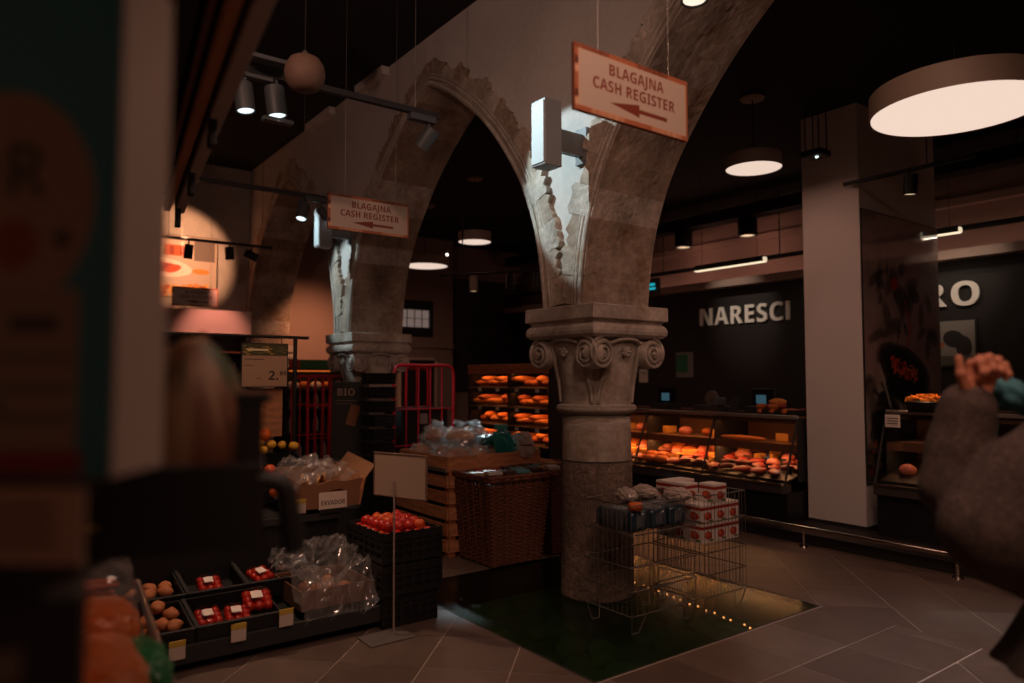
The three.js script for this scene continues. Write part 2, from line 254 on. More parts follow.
// white pillar with the glossy print on its side
{
  struct('wall_pillar', [span(7.1, 8.8, 0, CEILF, -4.32, -3.7)], M.white, 'pale square pillar between the service counters');
  struct('baseboard_pillar', [span(7.09, 8.82, 0, 0.13, -4.33, -3.69)], M.charcoal, 'dark skirting at the foot of the pale pillar'); struct('baseboard_counter', [span(6.46, 7.12, 0, 0.1, -9.2, 3.6, 0.006)], M.darkPanel, 'low dark plinth running below the counters and the pillar');
  const pt = canvasTex(640, 1024, (c, w, h) => {
    c.fillStyle = '#a0928a'; c.fillRect(0, 0, w, h); const q = (i, k) => hash(i, k, 77);
    const soft = (x, y, a, b, rot, col, al) => { for (let k = 6; k >= 1; k--) { c.fillStyle = `rgba(${col},${al / 4})`; c.beginPath(); c.ellipse(x, y, a * (0.55 + k * 0.1), b * (0.55 + k * 0.1), rot, 0, 7); c.fill(); } };
    for (let i = 0; i < 220; i++) soft(q(i, 1) * w, q(i, 2) * 620, 14 + q(i, 3) * 60, 20 + q(i, 4) * 90, q(i, 5) * 3, q(i, 6) > 0.5 ? '178,164,154' : '120,108,102', 0.16);
    for (let i = 0; i < 26; i++) soft(60 + q(i, 11) * 560, 200 + q(i, 12) * 300, 8 + q(i, 13) * 26, 18 + q(i, 14) * 50, q(i, 15) * 3, '52,46,44', 0.5);
    soft(300, 320, 70, 44, 0.5, '52,46,44', 0.9); soft(410, 300, 46, 30, 0.2, '56,48,46', 0.8); soft(246, 264, 30, 26, 0, '190,50,36', 1); for (let i = 0; i < 14; i++) soft(330 + 34 * Math.sin(i / 4.5), 330 + i * 14, 10, 12, 0, '180,62,46', 0.5);
    for (let i = 0; i < 130; i++) soft(q(i, 21) * w, 660 + q(i, 22) * 360, 20 + q(i, 23) * 50, 12 + q(i, 24) * 34, q(i, 25) * 3, q(i, 26) > 0.75 ? '120,110,104' : '34,31,30', 0.6);
    soft(310, 600, 200, 80, 0.25, '15,14,14', 1.6); soft(320, 672, 150, 60, 0.2, '12,11,11', 1.6); for (let i = 0; i < 12; i++) soft(112 + i * 7, 590 + i * 14, 18, 10, 1, '170,160,152', 0.6);
    for (let i = 0; i < 90; i++) { c.fillStyle = `rgba(${['214,74,42', '184,54,34', '220,120,64'][i % 3]},0.8)`; c.save(); c.translate(310 + (q(i, 31) - 0.5) * 220, 602 + (q(i, 32) - 0.5) * 60 + (q(i, 31) - 0.5) * 50); c.rotate(q(i, 33) * 6); c.fillRect(-13, -4, 26, 8); c.restore(); }
    for (let i = 0; i < 70; i++) soft(q(i, 41) * w, 880 + q(i, 42) * 140, 10 + q(i, 43) * 20, 8 + q(i, 44) * 12, 0, ['170,66,46', '140,100,70', '100,110,74'][i % 3], 0.5);
  });
  const p = thing('wall_print', 'large glossy kitchen photo print of a frying pan on the pillar side', 'poster', [7.95, 0, -3.69]);
  part(p, 'print', [new THREE.PlaneGeometry(1.68, 2.75).toNonIndexed().translate(0, 1.93, 0.008)], new THREE.MeshPhysicalMaterial({ map: pt, roughness: 0.12, clearcoat: 1, clearcoatRoughness: 0.05 }));
  part(p, 'backing', [bx(1.7, 2.77, 0.012, 0, 1.93, 0.0)], M.charcoal);
}
// fonts and lettering on the dark wall
const font = await new FontLoader().loadAsync('fonts/droid/droid_sans_bold.typeface.json');
function letters(str, z0, z1, y, hgt, lab) {
  const g = thing('wall_letters', lab, 'sign', [9.49, y, 0], -Math.PI / 2);
  let adv = 0; const list = [];
  for (const ch of str) { const tg = ch === 'I' ? new THREE.BoxGeometry(0.2, font.data.resolution && list.length ? (list[0][0].boundingBox.max.y - list[0][0].boundingBox.min.y) : 1, 0.08).translate(0.1, (list[0][0].boundingBox.max.y - list[0][0].boundingBox.min.y) / 2, 0.04) : new TextGeometry(ch, { font, size: 1, depth: 0.08, curveSegments: 6, bevelEnabled: false }); tg.computeBoundingBox(); const b = tg.boundingBox; list.push([tg, adv - b.min.x, ch]); adv += (b.max.x - b.min.x) + 0.16; }
  adv -= 0.16; const cap = (() => { const b = list.find(l => 'NRE'.includes(l[2]))[0].boundingBox; return b.max.y - b.min.y; })(), W = Math.abs(z1 - z0), sx = W / adv, sy = hgt / cap;
  for (const [tg, o, ch] of list) { tg.translate(o, 0, 0); tg.scale(sx, sy, 0.35); tg.rotateY(0); tg.translate(z0, 0, 0); part(g, 'letter_' + ch.toLowerCase(), tg.toNonIndexed(), mat(0xf2ebe2, 0.55)); }
  return g;
}
letters('NARESCI', -7.62, -6.0, 2.45, 0.275, 'pale raised letters reading NARESCI on the dark wall');
letters('RO', -4.14, -3.52, 2.47, 0.29, 'pale raised letters RO beside the pillar on the dark wall');


// ------------------------------------------------------------ stone columns
function makeColumn(label, z) {
  const t = thing('stone_column', label, 'column', [CX, 0, z]);
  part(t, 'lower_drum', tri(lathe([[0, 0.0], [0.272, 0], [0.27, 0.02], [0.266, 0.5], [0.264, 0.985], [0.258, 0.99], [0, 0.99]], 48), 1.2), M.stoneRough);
  part(t, 'upper_drum', tri(lathe([[0, 0.992], [0.256, 0.992], [0.26, 1.0], [0.256, 1.2], [0.254, 1.335], [0, 1.335]], 48), 0.9), M.stone);
  part(t, 'neck_ring', tri(lathe([[0, 1.335], [0.255, 1.335], [0.28, 1.342], [0.3, 1.362], [0.302, 1.38], [0.29, 1.4], [0.262, 1.408], [0, 1.408]], 48), 0.9), M.stone);
  { // bell: round at the foot, square at the top
    const n = 64, rows = [[1.405, 0.258, 0], [1.5, 0.262, 0.04], [1.62, 0.272, 0.14], [1.72, 0.287, 0.32], [1.8, 0.305, 0.55], [1.85, 0.32, 0.75], [1.88, 0.325, 0.85], [1.895, 0.3, 0.9]], pos = [], idx = [];
    rows.forEach(([y, r, q]) => { for (let i = 0; i < n; i++) { const a = i / n * Math.PI * 2, c = Math.cos(a), s = Math.sin(a), k = 1 / Math.max(Math.abs(c), Math.abs(s)); const f = 1 + (k - 1) * q * 0.75; pos.push(c * r * f, y, s * r * f); } });
    for (let j = 0; j < rows.length - 1; j++) for (let i = 0; i < n; i++) { const a = j * n + i, b = j * n + (i + 1) % n; idx.push(a, a + n, b, b, a + n, b + n); }
    const g = new THREE.BufferGeometry(); g.setAttribute('position', new THREE.Float32BufferAttribute(pos, 3)); g.setIndex(idx); g.computeVertexNormals();
    part(t, 'bell', tri(g, 0.9), M.stone);
  }
  const ab = (h, y, prof) => { const sh = prof; const l = []; return l; };
  { // abacus: square lathe with profile (a four-sided lathe turned 45 degrees)
    const sq = pts => { const g = new THREE.LatheGeometry(pts.map(p => new THREE.Vector2(p[0] * Math.SQRT2, p[1])), 4).toNonIndexed(); g.rotateY(Math.PI / 4); g.computeVertexNormals(); return tri(g, 0.9); };
    part(t, 'abacus_roll', sq([[0, 1.885], [0.33, 1.885], [0.355, 1.893], [0.373, 1.912], [0.378, 1.935], [0.374, 1.96], [0.36, 1.982], [0.345, 1.99], [0, 1.99]]), M.stone);
    part(t, 'abacus', sq([[0, 1.99], [0.348, 1.99], [0.352, 2.008], [0.378, 2.018], [0.38, 2.024], [0.38, 2.112], [0.374, 2.12], [0, 2.12]]), M.stone);
  }
  for (let f = 0; f < 4; f++) for (const s of [-1, 1]) { // volutes on every face
    const R = 0.115, pts = []; const g = [];
    for (let i = 0; i <= 90; i++) { const a = i / 90 * Math.PI * 2 * 2.6, r = R * (1 - i / 90 * 0.84); pts.push([s * Math.sin(a) * r, Math.cos(a) * r, 0.035 + 0.012 * i / 90]); }
    g.push(cy(R * 0.98, R * 0.9, 0.07, 0, 0, 0, 28, Math.PI / 2)); g.push(tube(pts, 0.0125, 140, 6)); g.push(T(new THREE.SphereGeometry(0.02, 10, 8).toNonIndexed(), 0, 0, 0.045));
    const m = merge(g); m.translate(s * 0.255, 1.775, 0.305); m.rotateY(f * Math.PI / 2); part(t, 'volute', tri(m, 0.9), M.stone);
    const st = tube([[s * 0.17, 1.865, 0.315], [s * 0.145, 1.8, 0.3], [s * 0.15, 1.68, 0.268], [s * 0.165, 1.54, 0.22], [s * 0.168, 1.42, 0.2]], 0.016, 24, 7); st.rotateY(f * Math.PI / 2); part(t, 'stem', tri(fix(st), 0.9), M.stone);
    if (s === 1) { const ro = merge([...Array.from({ length: 5 }, (_, i) => { const a = i / 5 * 6.283; return T(blob(0.024, 0.018, 0.014, 0.2, 2, 5, i), Math.cos(a) * 0.026, Math.sin(a) * 0.022, 0); }), blob(0.016, 0.016, 0.02, 0.1, 2, 5)]); ro.translate(0, 1.79, 0.325); ro.rotateY(f * Math.PI / 2); part(t, 'rosette', tri(ro, 0.9), M.stone);
      const lip = tube([[-0.15, 1.85, 0.31], [-0.07, 1.875, 0.335], [0.07, 1.875, 0.335], [0.15, 1.85, 0.31]], 0.016, 24, 7); lip.rotateY(f * Math.PI / 2); part(t, 'lip', tri(fix(lip), 0.9), M.stone); }
  }
  return t;
}
const col1 = makeColumn('stone column with scrolled capital standing on the glass floor', COLZ[1]);
copy(col1, 'farther stone column with scrolled capital behind the black tray tower', [CX, 0, COLZ[2]]);
copy(col1, 'stone column outside to the right of the big round lamp', [CX, 0, COLZ[0]]);
copy(col1, 'farthest stone column, engaged in the back wall', [CX, 0, COLZ[3]]);

// loudspeaker boxes on the arcade wall
function speakerBox(z, y, label) {
  const t = thing('wall_speaker', label, 'speaker', [3.02, y, z]);
  part(t, 'cabinet', bx(0.15, 0.46, 0.15, 0.09, 0, 0, 0.006), mat(0x8b9191, 0.5));
  part(t, 'grille', bx(0.008, 0.43, 0.132, 0.012, 0, 0, 0.003), mat(0xc4cccc, 0.6));
  part(t, 'bracket', [bx(0.26, 0.16, 0.05, 0.31, -0.02, 0, 0.004), bx(0.03, 0.26, 0.12, 0.42, -0.02, 0, 0.004)], mat(0x6d7172, 0.5));
}
speakerBox(-3.8, 3.28, 'pale box loudspeaker on the arcade wall beside the near column arch');
speakerBox(-7.82, 3.31, 'pale box loudspeaker above the farther column, partly behind a hanging sign');

// hanging signs
function hangSign(x0, x1, y0, y1, z, label, top) {
  const w = x1 - x0, h = y1 - y0, t = thing('hanging_sign', label, 'sign', [(x0 + x1) / 2, y0, z]);
  const tex = canvasTex(740, 300, (c, W, H) => {
    c.fillStyle = '#c9a98f'; c.fillRect(0, 0, W, H);
    c.fillStyle = '#a8613f'; for (const [x, y, a, b] of [[0, 0, W, 22], [0, H - 22, W, 22], [0, 0, 20, H], [W - 12, 0, 12, H]]) c.fillRect(x, y, a, b);
    for (let i = 0; i < 40; i++) { c.fillStyle = ['rgba(90,40,22,0.45)', 'rgba(215,170,135,0.5)'][i % 2]; const s = i % 4; const u = (i * 97) % W; if (s < 2) c.fillRect(u, s ? H - 22 : 0, 30 + i % 50, 22); else c.fillRect(0, (i * 37) % H, 20, 24); }
    c.fillStyle = '#bda999'; c.fillRect(28, 26, W - 46, H - 52);
    c.fillStyle = '#7a3222'; c.textAlign = 'center'; c.font = 'bold 74px sans-serif'; c.fillText('BLAGAJNA', W / 2 + 14, 100); c.fillText('CASH REGISTER', W / 2 + 4, 178, 600);
    c.beginPath(); c.moveTo(210, 226); c.lineTo(400, 196); c.lineTo(400, 217); c.lineTo(590, 217); c.lineTo(590, 237); c.lineTo(400, 237); c.lineTo(400, 256); c.closePath(); c.fill();
  });
  part(t, 'board', bx(w, h, 0.02, 0, h / 2, 0, 0.002), mat(0x9a5a3c, 0.7));
  part(t, 'printed_face', new THREE.PlaneGeometry(w - 0.004, h - 0.004).toNonIndexed().translate(0, h / 2, 0.0115), new THREE.MeshStandardMaterial({ map: tex, roughness: 0.6 }));
  for (const s of [-0.3, 0.33]) part(t, 'wire', rod([s * w, h, 0], [s * w, top - y0, 0], 0.0022, 5), M.steel);
}
hangSign(2.03, 2.77, 2.76, 3.06, -2.3, 'large near hanging sign reading BLAGAJNA CASH REGISTER with an arrow', CEIL);
hangSign(2.26, 3.005, 2.825, 3.125, -5.6, 'middle hanging cash register sign in front of the farther column', CEIL);
hangSign(2.12, 2.73, 2.61, 2.875, -10.8, 'small far hanging cash register sign below the food poster', CEIL);

// ------------------------------------------------------------ ceiling fixtures
function roundLamp(x, y, z, r, h, label, canopyTop, k, light, color = WARM) {
  const t = thing('round_pendant_lamp', label, 'lamp', [x, y, z]);
  part(t, 'drum', [lathe([[r * 0.985, 0.006], [r, 0], [r, h], [r * 0.98, h + 0.01], [0, h + 0.01]], 64)], M.lamp);
  part(t, 'diffuser', [cy(r * 0.98, r * 0.98, 0.01, 0, 0.012, 0, 64)], glow(0xffe2cf, k));
  part(t, 'cable', rod([0, h, 0], [0, canopyTop - y, 0], 0.006), M.black);
  part(t, 'ceiling_rose', lathe([[0, -0.035], [r * 0.3 + 0.03, -0.03], [r * 0.3 + 0.045, 0], [0, 0]], 28), M.lamp, [0, canopyTop - y, 0]);
  areaLight(color, light, r * 1.7, r * 1.7, [x, y - 0.004, z], [x, y - 1, z]);
}
roundLamp(4.98, 3.3, -1.95, 0.5, 0.15, 'largest round drum ceiling lamp glowing at the upper right', CEILF, 0.9, 4.5);
roundLamp(6.12, 3.67, -4.24, 0.27, 0.13, 'small round drum lamp hanging left of the pale pillar', CEILF, 0.85, 6);
roundLamp(5.51, 3.49, -8.32, 0.23, 0.13, 'small round drum lamp seen in the middle of the arch', CEILF, 0.85, 6);
roundLamp(5.75, 3.4, -10.12, 0.36, 0.14, 'round drum lamp half hidden behind the farther arch', CEILF, 0.85, 6);

function spotHead(parent, p, dir, r, len, lens, m = M.spotGrey) { // cylinder head on a stirrup; dir = where it points
  const g = new THREE.Group(); g.name = 'spot_head'; g.position.set(...p); g.quaternion.setFromUnitVectors(new THREE.Vector3(0, -1, 0), V(dir).normalize()); parent.add(g);
  part(g, 'housing', lathe([[0, len * 0.5], [r * 0.9, len * 0.5], [r, len * 0.46], [r, -len * 0.5], [r * 0.9, -len * 0.5], [r * 0.86, -len * 0.42], [0, -len * 0.42]], 28), m);
  part(g, 'lens', cy(r * 0.82, r * 0.82, 0.006, 0, -len * 0.45, 0, 24), lens);
}
const lensCool = glow(0xe8fbff, 1.3), lensOff = mat(0x3a3a3a, 0.3), lensWarm = glow(0xffdfae, 0.9);
{ // near track across the aisle
  const t = thing('track_light', 'grey track bar with spotlights crossing above the near hanging lamp ball', 'track light', [0.9, 3.62, -4.75]);
  part(t, 'track', bx(1.9, 0.045, 0.045, 0.95, 0, 0, 0.004), M.charcoal);
  part(t, 'adaptor', [bx(0.22, 0.05, 0.07, 1.76, -0.045, 0.0, 0.006), bx(0.24, 0.03, 0.06, 0.5, -0.04, 0, 0.005), bx(0.26, 0.03, 0.09, 0.55, 0.03, 0.15, 0.005), bx(0.2, 0.03, 0.06, 0.66, -0.3, -0.0, 0.005)], M.spotGrey);
  spotHead(t, [0.44, -0.19, 0.0], [0.1, -1, 0.1], 0.062, 0.19, lensCool); spotHead(t, [0.645, -0.17, 0.0], [0.12, -1, 0.05], 0.066, 0.2, lensCool);
  spotHead(t, [1.82, -0.18, -0.02], [-0.35, -0.75, -0.5], 0.062, 0.17, lensOff);
  for (const x of [0.1, 1.7]) part(t, 'suspension_wire', rod([x, 0, 0], [x, CEIL - 3.63, 0], 0.003), M.steel);
  for (const [x, y] of [[0.44, -0.06], [0.645, -0.05], [1.82, -0.08]]) part(t, 'stirrup', bx(0.02, 0.09, 0.02, x, y, 0), M.spotGrey);
  spotLight(new THREE.Color(1, 0.6, 0.4), 26, [1.55, 3.33, -4.74], [1.85, 1.1, -5.8], 36, 0.7, 2);
  spotLight(new THREE.Color(1, 0.6, 0.4), 10, [1.34, 3.3, -4.74], [1.5, 0, -4.3], 36, 0.7, 2);
  const u = thing('wall_washer', 'spotlight behind the canopy aimed at the arcade wall', 'spotlight', [1.6, 4.5, -5.1]);
  spotHead(u, [0, 0, 0], [1.8, -1.4, 1.36], 0.062, 0.18, lensCool); part(u, 'stem', rod([0, 0.05, 0], [0, CEIL - 4.5, 0], 0.01), M.charcoal);
  spotLight(COOL, 30, [1.68, 4.42, -5.03], [3.45, 3.0, -3.84], 12.8, 0.12, 1.2);
}
{
  const t = thing('track_light', 'track bar with one bright spotlight in front of the farther column', 'track light', [1.3, 3.6, -7.62]);
  part(t, 'track', bx(1.75, 0.045, 0.045, 0.875, 0, 0, 0.004), M.charcoal);
  part(t, 'adaptor', bx(0.3, 0.06, 0.09, 1.66, -0.03, 0, 0.02), M.spotGrey);
  part(t, 'stirrup', [bx(0.02, 0.1, 0.02, 1.49, -0.07, 0)], M.spotGrey);
  spotHead(t, [1.49, -0.18, 0], [-0.25, -1, 0.25], 0.062, 0.2, lensCool);
  spotHead(t, [1.75, -0.16, -0.05], [0.7, -0.6, -0.1], 0.05, 0.14, lensCool);
  for (const x of [0.15, 1.5]) part(t, 'suspension_wire', rod([x, 0, 0], [x, CEIL - 3.6, 0], 0.003), M.steel);
  const u = thing('wall_washer', 'spotlight behind the canopy aimed at the farther column', 'spotlight', [1.52, 4.58, -8.42]);
  spotHead(u, [0, 0, 0], [1.7, -1.75, 0.54], 0.062, 0.18, lensCool); part(u, 'stem', rod([0, 0.05, 0], [0, CEIL - 4.58, 0], 0.01), M.charcoal);
  spotLight(COOL, 24, [1.6, 4.49, -8.4], [3.3, 2.74, -7.86], 12.5, 0.25, 1.5);
}
{
  const t = thing('track_light', 'far track bar with a lit spotlight before the food poster', 'track light', [1.9, 3.5, -10.5]);
  part(t, 'track', bx(1.5, 0.04, 0.04, 0.75, 0, 0, 0.004), M.black);
  spotHead(t, [0.36, -0.17, 0], [-0.05, -1, -0.2], 0.055, 0.2, lensCool, M.black);
  spotHead(t, [0.9, -0.14, 0], [0.1, -1, -0.1], 0.06, 0.18, lensOff, M.charcoal); spotHead(t, [1.2, -0.14, 0], [0.8, -0.4, 0.3], 0.06, 0.18, lensOff, M.charcoal);
  part(t, 'stirrup', [bx(0.02, 0.1, 0.02, 0.36, -0.06, 0), bx(0.02, 0.08, 0.02, 0.9, -0.05, 0), bx(0.02, 0.08, 0.02, 1.2, -0.05, 0)], M.black);
  for (const x of [0.1, 1.35]) part(t, 'suspension_wire', rod([x, 0, 0], [x, CEIL - 3.5, 0], 0.003), M.black);
  spotLight(new THREE.Color(1, 0.44, 0.22), 13, [2.2, 3.62, -10.35], [2.3, 3.42, -11.8], 33, 0.2, 1);
  spotLight(new THREE.Color(1, 0.36, 0.26), 6, [2.8, 3.3, -10.6], [2.85, 2.1, -11.45], 28, 0.6, 1);
}
// pendant ball
{
  const t = thing('pendant_ball', 'round terracotta-coloured ball hanging in front of the near track', 'pendant', [1.58, 3.5, -4.31]);
  part(t, 'ball', lathe([[0, -0.122], [0.05, -0.116], [0.09, -0.095], [0.117, -0.05], [0.124, 0], [0.117, 0.045], [0.09, 0.088], [0.05, 0.11], [0.018, 0.12], [0, 0.12]], 40), mat(0x6f5648, 0.7));
  part(t, 'cap', cy(0.02, 0.014, 0.025, 0, 0.128, 0, 12), M.steel);
  part(t, 'cable', rod([0, 0.13, 0], [0, CEIL - 3.5, 0], 0.003), M.black);
}
{ // spotlight peeping in at the very top
  const t = thing('ceiling_spotlight', 'cylindrical spotlight glowing at the very top edge before the near arch', 'spotlight', [3.12, 3.78, -2.52]);
  spotHead(t, [0, 0, 0], [0, -1, 0], 0.075, 0.2, glow(0xffe6d2, 1.2), M.spotGrey); part(t, 'stem', rod([0, 0.1, 0], [0, CEIL - 3.78, 0], 0.008), M.charcoal);
  spotLight(new THREE.Color(0.95, 0.9, 0.95), 16, [3.12, 3.6, -2.52], [4.65, 0, -1.65], 23, 0.9, 3);
}
// counter hall ceiling gear
{
  const b = thing('ceiling_duct', 'dark duct beam running below the ceiling above the counter', 'duct', [9.2, 4.0, -5]);
  part(b, 'duct', bx(0.28, 0.18, 15, 0, 0.09, 0, 0.01), M.ceilFar);
  for (const z of [-6, -2, 2, 6]) part(b, 'hanger', rod([0, 0.18, z], [0, CEILF - 4.0, z], 0.006), M.black);
  for (const [z, l] of [[-7.72, 'left'], [-6.5, 'right']]) { const t = thing('surface_spotlight', `black cylinder spotlight under the dark duct, the ${l} of two`, 'spotlight', [9.2, 4.0, z]); part(t, 'housing', lathe([[0, 0], [0.14, 0], [0.14, -0.27], [0.12, -0.28], [0.115, -0.24], [0, -0.24]], 32), M.black); part(t, 'lens', cy(0.1, 0.1, 0.006, 0, -0.262, 0, 24), lensWarm); pointLight(WARM, 0.25, [9.2, 3.6, z], 3); }
  const r = thing('ceiling_rail', 'thin dark rail hung along the counter wall', 'rail', [9.25, 3.36, -5]); part(r, 'rail', bx(0.05, 0.06, 15, 0, 0, 0, 0.005), M.black); for (const z of [-3.2, -1, 1.1, 3.5]) part(r, 'hanger', rod([0, 0.03, z], [0, CEILF - 3.36, z], 0.008), M.black);
  for (const [z0, z1, x, y, lab] of [[-6.5, -5.4, 8, 3.08, 'slim black linear pendant lamp over the NARESCI counter'], [-4.6, -3.48, 8.9, 3.25, 'slim black linear pendant lamp right of the poster pillar']]) {
    const t = thing('linear_lamp', lab, 'lamp', [x, y, (z0 + z1) / 2]); const L = z1 - z0;
    part(t, 'housing', bx(0.07, 0.075, L, 0, 0.04, 0, 0.005), M.black); part(t, 'diffuser', bx(0.075, 0.014, L - 0.01, -0.002, 0, 0, 0.003), glow(0xffe9c4, 1.1)); part(t, 'end_cap', bx(0.076, 0.06, 0.012, 0, 0.03, L / 2), glow(0xffe9c4, 0.8)); for (const q of [-0.4, 0.4]) part(t, 'suspension_wire', rod([0, 0.07, L * q], [0, CEILF - y, L * q], 0.003), M.black);
    areaLight(new THREE.Color(1, 0.76, 0.58), 13, L, 0.06, [x, y - 0.02, (z0 + z1) / 2], [x - 0.01, 0, (z0 + z1) / 2]);
  }
  for (const [x, z, tz, cd, ang, l] of [[7.4, -6.9, -6.8, 8, 17, 'small black ceiling spotlight aimed at the NARESCI letters'], [7.9, -2.4, -3.75, 6, 13, 'small black ceiling spotlight aimed at the letters RO']]) { const t = thing('sign_spotlight', l, 'spotlight', [x, 4.2, z]); spotHead(t, [0, 0, 0], [9.48 - x, -1.6, tz - z], 0.05, 0.16, lensOff, M.black); part(t, 'stem', rod([0, 0.04, 0], [0, CEILF - 4.2, 0], 0.01), M.black); const d = V([9.48 - x, -1.6, tz - z]).normalize(); spotLight(new THREE.Color(1, 0.8, 0.64), cd, [x + d.x * 0.1, 4.2 + d.y * 0.1, z + d.z * 0.1], [9.48, 2.6, tz], ang, 0.8, 1.5); }
  const pj = thing('ceiling_camera', 'small black ceiling camera on rods with a bright lens by the pillar', 'camera', [6.5, 3.78, -3.8]);
  part(pj, 'body', bx(0.2, 0.06, 0.2, 0, 0, 0, 0.01), M.black); for (const [x, z] of [[-0.07, -0.07], [0.07, -0.07], [0.07, 0.07], [-0.07, 0.07]]) part(pj, 'rod', rod([x, 0.03, z], [x, CEILF - 3.78, z], 0.007), M.black); part(pj, 'lens', T(new THREE.SphereGeometry(0.017, 12, 8).toNonIndexed(), -0.02, -0.032, 0.02), glow(0xd6f2f4, 2));
  const tr = thing('track_light', 'short track bar with a tilted black spotlight before the poster pillar', 'track light', [7.0, 3.56, -3.3]);
  part(tr, 'track', bx(0.035, 0.035, 1.2, 0, 0, 0.1, 0.003), M.black); spotHead(tr, [0, -0.14, 0.15], [0.05, -1, -0.1], 0.06, 0.19, lensWarm, M.black); part(tr, 'stirrup', bx(0.02, 0.08, 0.02, 0, -0.05, 0.13), M.black); part(tr, 'hanger', rod([0, 0.01, 0.3], [0, CEILF - 3.56, 0.3], 0.005), M.black);
  spotLight(new THREE.Color(1, 0.5, 0.22), 22, [6.96, 3.27, -3.06], [7.12, 1.38, -3.12], 9, 0.5, 2);
  const ex = thing('info_display', 'small hanging display with glowing turquoise lines beside the near arch', 'display', [8, 2.83, -7.42]);
  part(ex, 'housing', bx(0.06, 0.24, 0.5, 0, 0.12, 0, 0.008), M.black); part(ex, 'glowing_line', [bx(0.004, 0.04, 0.38, -0.033, 0.15, 0), bx(0.004, 0.035, 0.4, -0.033, 0.09, 0.0)], glow(0x1fb8c8, 0.75)); part(ex, 'hanger', rod([0, 0.23, 0], [0, CEILF - 2.83, 0], 0.012), M.black);
  // hall fittings through the middle arch
  const t2 = thing('track_light', 'track bar with dark spotlights seen through the middle arch', 'track light', [5.3, 3.02, -7.6]);
  const a = [4.86, 2.95, -8.16], c = [5.75, 2.95, -6.85]; const A = a.map((v, i) => v - [5.3, 3.02, -7.6][i]), C = c.map((v, i) => v - [5.3, 3.02, -7.6][i]);
  part(t2, 'track', rod(A, C, 0.018, 4), M.black); const at = t => A.map((v, i) => lerp(v, C[i], t));
  for (const [t, L] of [[0.3, lensWarm], [0.62, lensOff], [0.85, lensOff]]) { const q = at(t); spotHead(t2, [q[0], q[1] - 0.13, q[2]], [0, -1, 0], 0.055, 0.2, L, L === lensWarm ? M.lamp : M.black); }
  spotLight(COOL, 20, [5.12, 2.72, -7.72], [3.95, 0.95, -6.03], 10, 0.4, 2); part(t2, 'hanger', rod(at(0.2), [at(0.2)[0], CEILF - 3.02, at(0.2)[2]], 0.008), M.black);
  const bl = thing('bare_bulb', 'tiny bare bulb hanging on a cord in the middle arch', 'bulb', [5.0, 3.25, -8.22]); part(bl, 'bulb', new THREE.SphereGeometry(0.02, 12, 8), glow(0xfff0dc, 2.5)); part(bl, 'cord', rod([0, 0.01, 0], [0, CEILF - 3.25, 0], 0.005), M.black);
}

// ------------------------------------------------------------ service counters
const LC = 'food in the counter';
function makeCounter(name, label, z0, z1, x, dy, divs) {
  const t = thing(name, label, 'counter', [x, 0, (z0 + z1) / 2]); const L = z1 - z0, h = L / 2;
  part(t, 'plinth', span(-0.2, 1.0, 0, 0.06, -h, h), M.black);
  part(t, 'base', span(0.06, 1.0, 0.06, 0.4 + dy, -h, h), M.black);
  part(t, 'front_ledge', span(-0.02, 0.14, 0.4 + dy, 0.5 + dy, -h, h, 0.012), mat(0x3f3733, 0.5));
  part(t, 'ledge_strip', span(-0.035, -0.015, 0.485 + dy, 0.51 + dy, -h, h, 0.004), M.chrome);
  part(t, 'food_bed', [T(bx(0.72, 0.02, L - 0.02), 0.44, 0.6 + dy, 0, 0, 0, 0.22)], mat(0x2c2523, 0.5));
  part(t, 'back_panel', span(0.9, 0.94, 0.4 + dy, 1.2 + dy, -h, h), mat(0x6a4a38, 0.6));
  part(t, 'upper_shelf', span(0.28, 0.9, 0.86 + dy, 0.885 + dy, -h, h, 0.004), mat(0x86664f, 0.4));
  part(t, 'top_glass', [span(0.3, 0.92, 1.185 + dy, 1.193 + dy, -h, h)], M.glass);
  part(t, 'top_rail', span(0.25, 0.31, 1.16 + dy, 1.2 + dy, -h, h, 0.01), M.steel); part(t, 'valance', [span(0.285, 0.3, 1.11 + dy, 1.165 + dy, -h, h)], mat(0x4a3226, 0.6)); part(t, 'shelf_valance', [span(0.268, 0.282, 0.805 + dy, 0.89 + dy, -h, h)], mat(0x6a4a36, 0.5));
  const n = divs; for (let i = 0; i <= n; i++) { const z = -h + L * i / n; part(t, 'upright', [rod([0.02, 0.5 + dy, z], [0.28, 1.17 + dy, z], 0.012, 8), span(0.26, 0.92, 0.5 + dy, 1.17 + dy, z - 0.004, z + 0.004)], M.charcoal); }
  for (let i = 0; i < n; i++) { const za = -h + L * i / n + 0.015, zb = -h + L * (i + 1) / n - 0.015; const g = new THREE.PlaneGeometry(zb - za, 0.715).toNonIndexed(); g.rotateY(-Math.PI / 2); const a = Math.atan2(0.26, 0.67); T(g, 0, 0, 0, 0, 0, -a); T(g, 0.148, 0.835 + dy, (za + zb) / 2); part(t, 'front_pane', g, M.glass); }
  const lt = part(t, 'lamp_tube', [span(0.34, 0.37, 0.835 + dy, 0.855 + dy, -h + 0.03, h - 0.03)], glow(0xff8a3c, 0.5));
  const l2 = part(t, 'lamp_tube', [span(0.32, 0.345, 1.14 + dy, 1.16 + dy, -h + 0.03, h - 0.03)], glow(0xff8a3c, 0.3));
  const zc = (z0 + z1) / 2; return { t, lightA: [x + 0.36, 0.825 + dy, zc], lightB: [x + 0.33, 1.135 + dy, zc], L };
}
const cA = makeCounter('deli_counter', 'lit glass deli counter under the NARESCI letters', -8.6, -4.35, 6.7, 0, 4);
areaLight(AMBER, 60, 3.0, 0.03, [7.06, 0.82, -6.9], [7.1, 0, -6.9]); areaLight(new THREE.Color(1, 0.42, 0.16), 38, 1.1, 0.03, [7.06, 0.82, -4.95], [7.1, 0, -4.95]);
